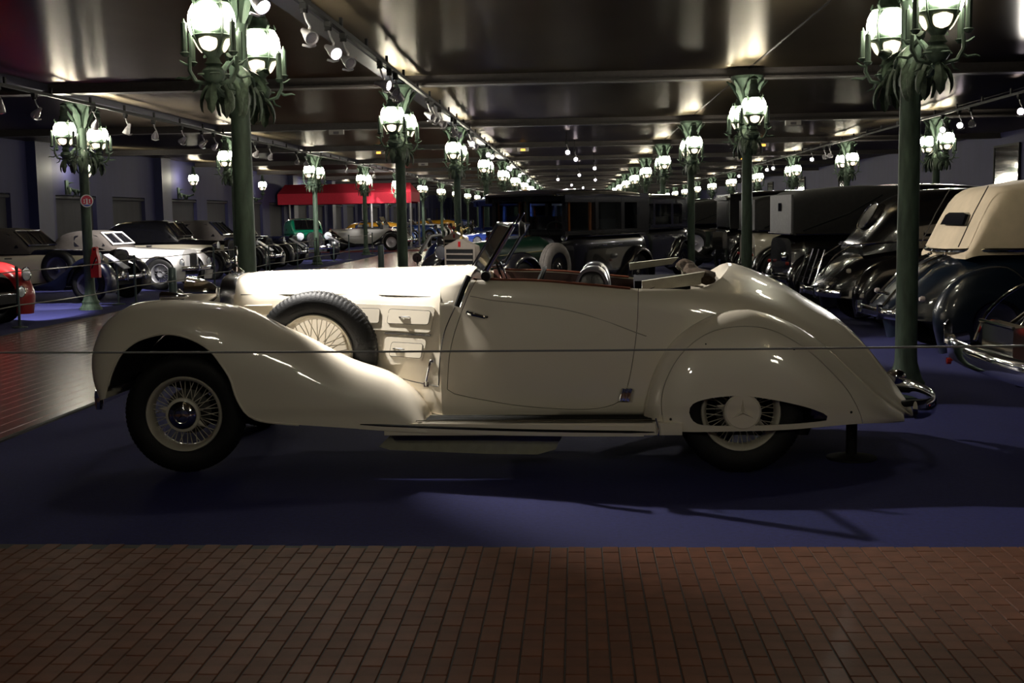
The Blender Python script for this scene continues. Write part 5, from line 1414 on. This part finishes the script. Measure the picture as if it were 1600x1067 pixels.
# C: black streamlined saloon
t = vintage('saloon', 'black streamlined saloon with oval rear window and chrome luggage grid, behind the right lamp post', 'car', (XR + 2.15, 16.35), RA, None, BLACKP, fender=BLACKP, style='closed', zbelt=1.12, zhood=1.0, zroof=1.76, Wb=.76, Wf=.93, rcr=.56, rer=.27, xr=-1.4, grille='round',
            cab=(.5, .1, -.9, -1.75), win=((-.45, .35, .0, .22), (-1.05, -.55, .1, .0)), cab_n=3.4,
            keys=[(1.6, .34, .42, 1.0), (1.1, .40, .40, 1.02), (.5, .68, .36, 1.10), (-.5, .76, .33, 1.12), (-1.2, .74, .34, 1.10), (-1.6, .66, .36, 1.0), (-1.95, .54, .38, .82), (-2.15, .44, .40, .6), (-2.22, .38, .42, .5)])
oval = [(.22 * cos(a), .16 * sin(a)) for a in np.linspace(0, 2 * pi, 20, endpoint=False)]
obj('rear_window', MB().prism(oval, lambda p: (-1.50 + p[1] * .62 - .05, p[0], 1.42 + p[1]), lambda p: (-1.44 + p[1] * .62, p[0], 1.42 + p[1])), mat('greyish_glass', (.05, .045, .045), .2), t)
obj('rear_window_rim', MB().tube([(-1.50 + b * .62 - .055, a, 1.42 + b) for a, b in [(.23 * cos(q), .17 * sin(q)) for q in np.linspace(0, 2 * pi, 25)]], .010, 5), CHROME, t)
obj('belt_trim', MB().tube(cr([(-.9, .77, 1.12), (-1.45, .70, 1.10), (-1.80, .40, 1.06), (-1.86, 0, 1.05), (-1.80, -.40, 1.06), (-1.45, -.70, 1.10), (-.9, -.77, 1.12)], 30), .013, 6), CHROME, t)
rk = MB()
for z in (.62, .74, .86): rk.tube([(-2.34 + (z - .6) * .3, -.42, z), (-2.34 + (z - .6) * .3, .42, z)], .011, 5)
for y in (-.42, -.14, .14, .42): rk.tube([(-2.36, y, .56), (-2.22, y, 1.0)], .011, 5)
obj('luggage_grid', rk, CHROME, t)
for s in (-1, 1): obj('boot_strip', MB().tube(cr([(-1.85, s * .24, 1.03), (-2.05, s * .24, .90), (-2.22, s * .24, .66)], 8), .012, 6), CHROME, t)
tail_lights(t, -2.0, .70, .74, mat('cream_lens', (.62, .55, .45), .3, coat=.6))
# A: landaulet with folded-fabric rear quarter
def landaulet(label, loc, ang, body, topm, panel, zr_=1.84, side=BLACKP, white_panel=False):
    t = thing('landaulet', label, 'car', (loc[0], loc[1], 0), R_(ang))
    W_ = .76
    b = obj('body', hull_parts([(1.0, .5, .42, 1.08), (.6, .70, .38, 1.14), (-.4, W_, .36, 1.15), (-1.7, W_, .36, 1.15), (-1.95, W_ * .97, .42, 1.14), (-2.05, W_ * .9, .5, 1.08)], 7, None, 18, 18)[0], body, t, angle=50)
    obj('hood', hull_parts([(2.3, .28, .46, 1.02), (1.6, .38, .42, 1.05), (.95, .55, .4, 1.08)], 3.4)[0], body, t, angle=50)
    grille_shell(t, 2.36, .28, .44, 1.08, 'peak', CHROME, .1, 7)
    tp = obj('soft_top', hull_parts([(-.35, W_ * .97, 1.13, zr_ + .02), (-.9, W_ * 1.0, 1.13, zr_ + .03), (-1.7, W_ * .99, 1.13, zr_ - .02), (-1.98, W_ * .97, 1.13, zr_ - .06), (-2.03, W_ * .95, 1.13, zr_ - .09)], 9, None, 20, 18)[0], topm, t, angle=30)
    obj('roof', hull_parts([(.85, W_ * .9, zr_ - .06, zr_), (.2, W_ * .97, zr_ - .06, zr_ + .04), (-.4, W_ * .98, zr_ - .06, zr_ + .045)], 4)[0], side, t, angle=50)
    obj('back_panel', MB().box((-2.045, 0, (1.14 + zr_ - .09) / 2), (.03, W_ * 1.84, zr_ - .09 - 1.15)), panel, tp)
    obj('rear_window', MB().box((-2.065, .0, 1.56), (.02, .17, .13)), DGLASS, tp)
    obj('top_piping', MB().tube([(-2.07, W_ * .95, 1.15), (-2.07, -W_ * .95, 1.15)], .016, 6).tube([(-2.0, -W_ * 1.0, 1.15), (-.45, -W_ * 1.01, 1.14), (-.36, -W_ * 1.0, 1.25), (-.36, -W_ * .98, zr_ - .1)], .014, 6), DCHROME, tp)
    obj('hood_iron', MB().tube([(-.7, -W_ * 1.02, zr_ - .12), (-1.2, -W_ * 1.04, 1.45), (-1.9, -W_ * 1.02, 1.2)], .015, 6), BLACKM, tp)
    pm = MB()
    for s in (-1, 1):
        for x in (.72, .22): pm.box((x, s * W_ * .92, 1.45), (.06, .06, zr_ - 1.12))
    obj('cabin_frame', pm, side, t)
    for s in (-1, 1):
        ff = fender_generic(1.75, .39, .52, .44, .88, .34, True, 1.2); fr_ = fender_generic(-1.6, .39, .52, .44, .88, .32, False, 1.0)
        f1_ = obj('front_fender', MB().grid(ff if s > 0 else flip(ff)), BLACKP, t, angle=60); f2_ = obj('rear_fender', MB().grid(fr_ if s > 0 else flip(fr_)), BLACKP, t, angle=60)
        solid(f1_, .012); solid(f2_, .012)
        obj('running_board', MB().box((.1, s * .72, .30), (1.7, .28, .05)), BLACKP, t)
        bg_wheel(t, 1.75, s * .74, .39, .39, WCREAM if white_panel else BLACKP, white_panel); bg_wheel(t, -1.6, s * .74, .39, .39, WCREAM if white_panel else BLACKP, white_panel)
        lamp(t, 2.1, s * .46, .95, .14)
    obj('rear_bumper', bar(cr([(-2.15, -.85, .46), (-2.28, 0, .46), (-2.15, .85, .46)], 12), .05, .016, 8).box((-2.1, .3, .45), (.36, .04, .05)).box((-2.1, -.3, .45), (.36, .04, .05)), CHROME, t)
    obj('tail_lamp', MB().lathe([(0, -.07), (.06, -.06), (.08, 0), (.05, .05), (0, .06)], 14, 'x', (-2.12, -.55, .80)), CHROME, t)
    tail_lights(t, -2.1, .60, .7)
    return t
landaulet('black landaulet with grey cloth back panel and tiny rear window, left of the streamlined saloon', (XR + 2.05, 19.55), RA, BLACKP, TOPBK, TOPGR)
landaulet('ivory touring car with black cloth top and wire wheels, left of the black landaulet', (XR + 2.05, 23.35), RA, CREAM2, TOPBK, TOPBK, 1.80, white_panel=True)
limousine('tall black limousine with tail towards us, behind the second right lamp post', (XR + 2.2, 26.85), RA, wood=True)
vintage('roadster', 'black roadster with bright chrome fittings, parked past the tail-on tall limousine', 'car', (XR + .9, 32.2), RA + 150, None, BLACKP, fender=BLACKP, style='open', zbelt=1.05, zhood=1.0, R=.38, wire=True, disc=SILVER, spare=True)
landaulet('black tourer with ivory panel, far along the right row', (XR + 2.1, 37.0), RA, BLACKP, TOPBK, CREAM2)
limousine('farthest tall black limousine along the right row', (XR + 2.3, 42.0), RA, wood=True)

# =================================================================== AWNING
AWN = mat('red_awning_cloth', (.55, .012, .040), .75, var=.08, bump=.15, bscale=150)
t = thing('awning', 'long red entrance awning with a gabled end, against the left wall', 'awning', (0, 0, 0))
ax0, ax1, ay0, ay1, az0, az1, az2 = -14.45, -7.95, 58.6, 61.8, 2.16, 2.68, 3.16
ym = (ay0 + ay1) / 2
cv = MB()
cv.add([(ax0, ay0, az1), (ax1, ay0, az1), (ax1 - .25, ym, az2), (ax0, ym, az2)], [(0, 1, 2, 3)])
cv.add([(ax0, ay1, az1), (ax1, ay1, az1), (ax1 - .25, ym, az2), (ax0, ym, az2)], [(0, 3, 2, 1)])
cv.add([(ax1, ay0, az1), (ax1, ay1, az1), (ax1 - .25, ym, az2)], [(0, 1, 2)])
ck = obj('canopy', cv, AWN, t, fix=False); solid(ck, .02)
vl = MB().box(((ax0 + ax1) / 2, ay0, (az0 + az1) / 2), (ax1 - ax0, .03, az1 - az0)).box(((ax0 + ax1) / 2, ay1, (az0 + az1) / 2), (ax1 - ax0, .03, az1 - az0)).box((ax1, ym, (az0 + az1) / 2 + .03), (.03, ay1 - ay0 - .3, az1 - az0 - .06))
obj('valance', vl, AWN, t)
GREYPIPE = mat('grey_pipe', (.25, .24, .25), .4, .4)
for x, y in ((-9.9, ay0 + .1), (-8.0, ay0 + .1), (-8.0, ay1 - .1), (-13.9, ay0 + .1)):
    obj('pole', MB().tube([(x, y, 0), (x, y, az1)], .05, 8).lathe([(0, 0), (.14, 0), (.14, .03), (0, .04)], 12, 'z', (x, y, 0)), GREYPIPE, t)

# =================================================================== ROPES, STANCHIONS, SMALL THINGS
ROPE = mat('grey_rope', (.17, .17, .18), .5, .2, var=.3, scale=400)
ROPE2 = mat('pale_rope', (.22, .21, .18), .7, var=.3, scale=200)
STEELG = mat('green_grey_post', (.07, .10, .10), .4, .4)
rz = .905
t = thing('rope_barrier', 'thin grey rope stretched across the picture in front of the cream roadster', 'rope', (0, 5.55, 0))
rp = MB()
pts = [(lerp(-3.3, 2.9, u), .02 * (u - .5), rz + lerp(.015, -.012, u) - .012 * sin(pi * u)) for u in np.linspace(0, 1, 40)]
rp.tube(pts, .0052, 6)
rpo = obj('rope', rp, ROPE, t)
for x in (-3.3, 2.9):
    obj('post', MB().lathe([(0, 0), (.13, 0), (.13, .015), (.02, .03), (.016, .05), (.016, .93), (.022, .94), (.022, .97), (0, .98)], 16, 'z', (x, 0, 0)), STEELG, t)
t = thing('rope_barrier', 'two pale ropes on slim green posts along the left edge of the tiled path', 'rope', (-8.1, 0, 0))
ys_ = [12.5, 17.2, 21.9, 26.8, 31.7, 37.6, 43.0, 48.0]
for y in ys_: obj('post', MB().lathe([(0, 0), (.11, 0), (.11, .015), (.02, .03), (.02, .84), (.026, .85), (.026, .89), (0, .90)], 12, 'z', (0, y, 0)), STEELG, t)
for a, b in zip(ys_[:-1], ys_[1:]):
    for z, sag in ((.82, .02), (.33, .03)):
        obj('rope', MB().tube([(0, lerp(a, b, u), z - sag * sin(pi * u)) for u in np.linspace(0, 1, 9)], .009, 5), ROPE2, t)
t = thing('bollard', 'short dark bollard on the blue carpet by the noses of the left cars', 'bollard', (-8.25, 24.4, 0))
obj('shaft', MB().lathe([(0, 0), (.085, 0), (.085, .50), (.075, .55), (0, .56)], 14, 'z'), STEELG, t)
t = thing('bollard', 'dark green bollard beside the tiled path, above the roadster\'s bonnet', 'bollard', (-5.7, 35.2, 0))
obj('shaft', MB().lathe([(0, 0), (.09, 0), (.09, .62), (.08, .68), (0, .69)], 14, 'z'), STEELG, t)
# handrail and round sign on the right edge of the path
t = thing('handrail', 'black handrail on two posts at the right edge of the tiled path', 'railing', (-4.0, 33, 0))
obj('post', MB().box((0, 0, .48), (.09, .09, .96)), BLACKM, t); obj('post', MB().box((0, 2.6, .48), (.09, .09, .96)), BLACKM, t)
obj('rail', MB().tube([(0, -2.2, .55), (0, 0, .95), (0, 2.6, .95)], .05, 8), BLACKM, t)
t = thing('round_sign', 'small dark round sign on a stick beside the tiled path', 'sign', (-3.98, 30.2, 0))
obj('stick', MB().tube([(0, 0, 0), (0, 0, .5)], .02, 6), BLACKM, t)
obj('sign_disc', MB().lathe([(0, -.01), (.12, -.01), (.12, .01), (0, .01)], 20, 'y', (0, 0, .48)), DCHROME, t)
# jack stand under the tail of the roadster
t = thing('support_stand', 'dark disc-footed stand under the tail of the cream roadster', 'stand', (1.66, 7.42, 0))
obj('foot', MB().lathe([(0, 0), (.15, 0), (.15, .012), (.05, .03), (0, .03)], 24, 'z'), BLACKM, t)
obj('shaft', MB().lathe([(0, .02), (.034, .02), (.034, .245), (0, .245)], 12, 'z'), BLACKM, t)
# round sign and red extinguisher cover on the first outer left post
SX, SY = -8.42, 20.6
t = thing('round_sign', 'round red, white and blue sign on the first outer left lamp post', 'sign', (SX + .06, SY - .085, 1.87), R_(38))
WHT = mat('sign_white', (.75, .74, .76), .4); BLU = mat('sign_blue', (.06, .09, .45), .4); RDS = mat('sign_red', (.55, .02, .06), .4)
obj('plate', MB().lathe([(0, .012), (.108, .012), (.108, -.004), (0, -.004)], 32, 'y').box((0, .02, 0), (.05, .02, .1)), WHT, t)
obj('red_field', MB().prism([(.092 * cos(a), .092 * sin(a)) for a in np.linspace(R_(-38), R_(218), 24)], lambda p: (p[0], -.006, p[1]), lambda p: (p[0], -.003, p[1])), RDS, t)
obj('blue_field', MB().prism([(.092 * cos(a), .092 * sin(a)) for a in np.linspace(R_(222), R_(318), 14)], lambda p: (p[0], -.006, p[1]), lambda p: (p[0], -.003, p[1])), BLU, t)
mk = MB()
for x, z, w2, h2 in ((0, -.008, .022, .095), (-.011, .033, .015, .015), (0, -.055, .044, .012)): mk.box((x, -.007, z), (w2, .003, h2))
for x in (-.045, .045): mk.box((x, -.007, -.004), (.013, .003, .058)).box((x, -.007, -.03), (.026, .003, .009)).box((x, -.007, .022), (.026, .003, .009))
obj('white_marks', mk, WHT, t)
t = thing('extinguisher_cover', 'red moulded fire extinguisher cover hanging on the first outer left lamp post', 'extinguisher', (SX + .17, SY - .12, .56)); t.scale = (.6, .6, .6)
REDM = mat('red_plastic', (.55, .025, .02), .4, var=.06)
k = cr([(-.115, .0), (-.12, .3), (-.105, .58), (-.06, .72), (-.05, .84), (.03, .88), (.075, .84), (.075, .70), (.115, .55), (.12, .3), (.115, 0)], 34)
obj('cover', MB().prism(list(map(tuple, k)), lambda p: (p[0], -.09, p[1]), lambda p: (p[0], .09, p[1])), REDM, t)
obj('handle_hole', MB().lathe([(0, -.1), (.028, -.1), (.028, .095), (0, .095)], 14, 'y', (.015, 0, .80)), DARK, t)
obj('black_strap', MB().box((-.01, -.096, .42), (.035, .01, .34), ry=R_(25)), BLACKM, t)
obj('badge', MB().lathe([(0, -.1), (.035, -.098), (.035, -.09)], 12, 'y', (.05, 0, .50)), SILVER, t)
# emergency lights on the beams
n = 0
for i, (x, y) in enumerate([(-5.6, 19.0), (-5.5, 28.1), (-6.0, 37.2), (-1.6, 37.2), (4.9, 28.1), (5.6, 37.2), (6.2, 46.4), (-5.8, 46.4), (2.2, 55.5)]):
    t = thing('emergency_light', '%s small boxed emergency light on the ceiling beams, counting from the left front' % ORD[i], 'emergency light', (x, y, CEIL - .20), 0, 'emergency lights')
    obj('case', MB().box((0, 0, .045), (.34, .10, .11)), mat('pale_plastic', (.4, .38, .36), .5), t)
    obj('amber_window', MB().box((.0, -.052, .03), (.13, .012, .06)), AMBER if i in (0, 3, 5, 6, 2) else LENS_OFF, t)
# slanted information boards in front of the left row
BOARD = mat('pale_board', (.46, .47, .56), .35, coat=.4, var=.04)
for i, (y, nm) in enumerate(((21.75, 'ivory and navy convertible'), (32.4, 'dark blue tourer'), (36.1, 'low dark blue roadster'), (41.6, 'bright green and black saloon'))):
    t = thing('information_board', 'pale slanted information board on a slim stem before the %s' % nm, 'sign', (-8.37, y, 0), 0, 'information boards along the left row')
    obj('foot', MB().lathe([(0, 0), (.12, 0), (.12, .015), (.03, .03), (0, .03)], 14, 'z'), STEELG, t)
    obj('stem', MB().tube([(0, 0, .02), (0, 0, .76)], .02, 8), STEELG, t)
    obj('board', MB().box((0, 0, .79), (.46, .30, .018), ry=R_(34)), BOARD, t)
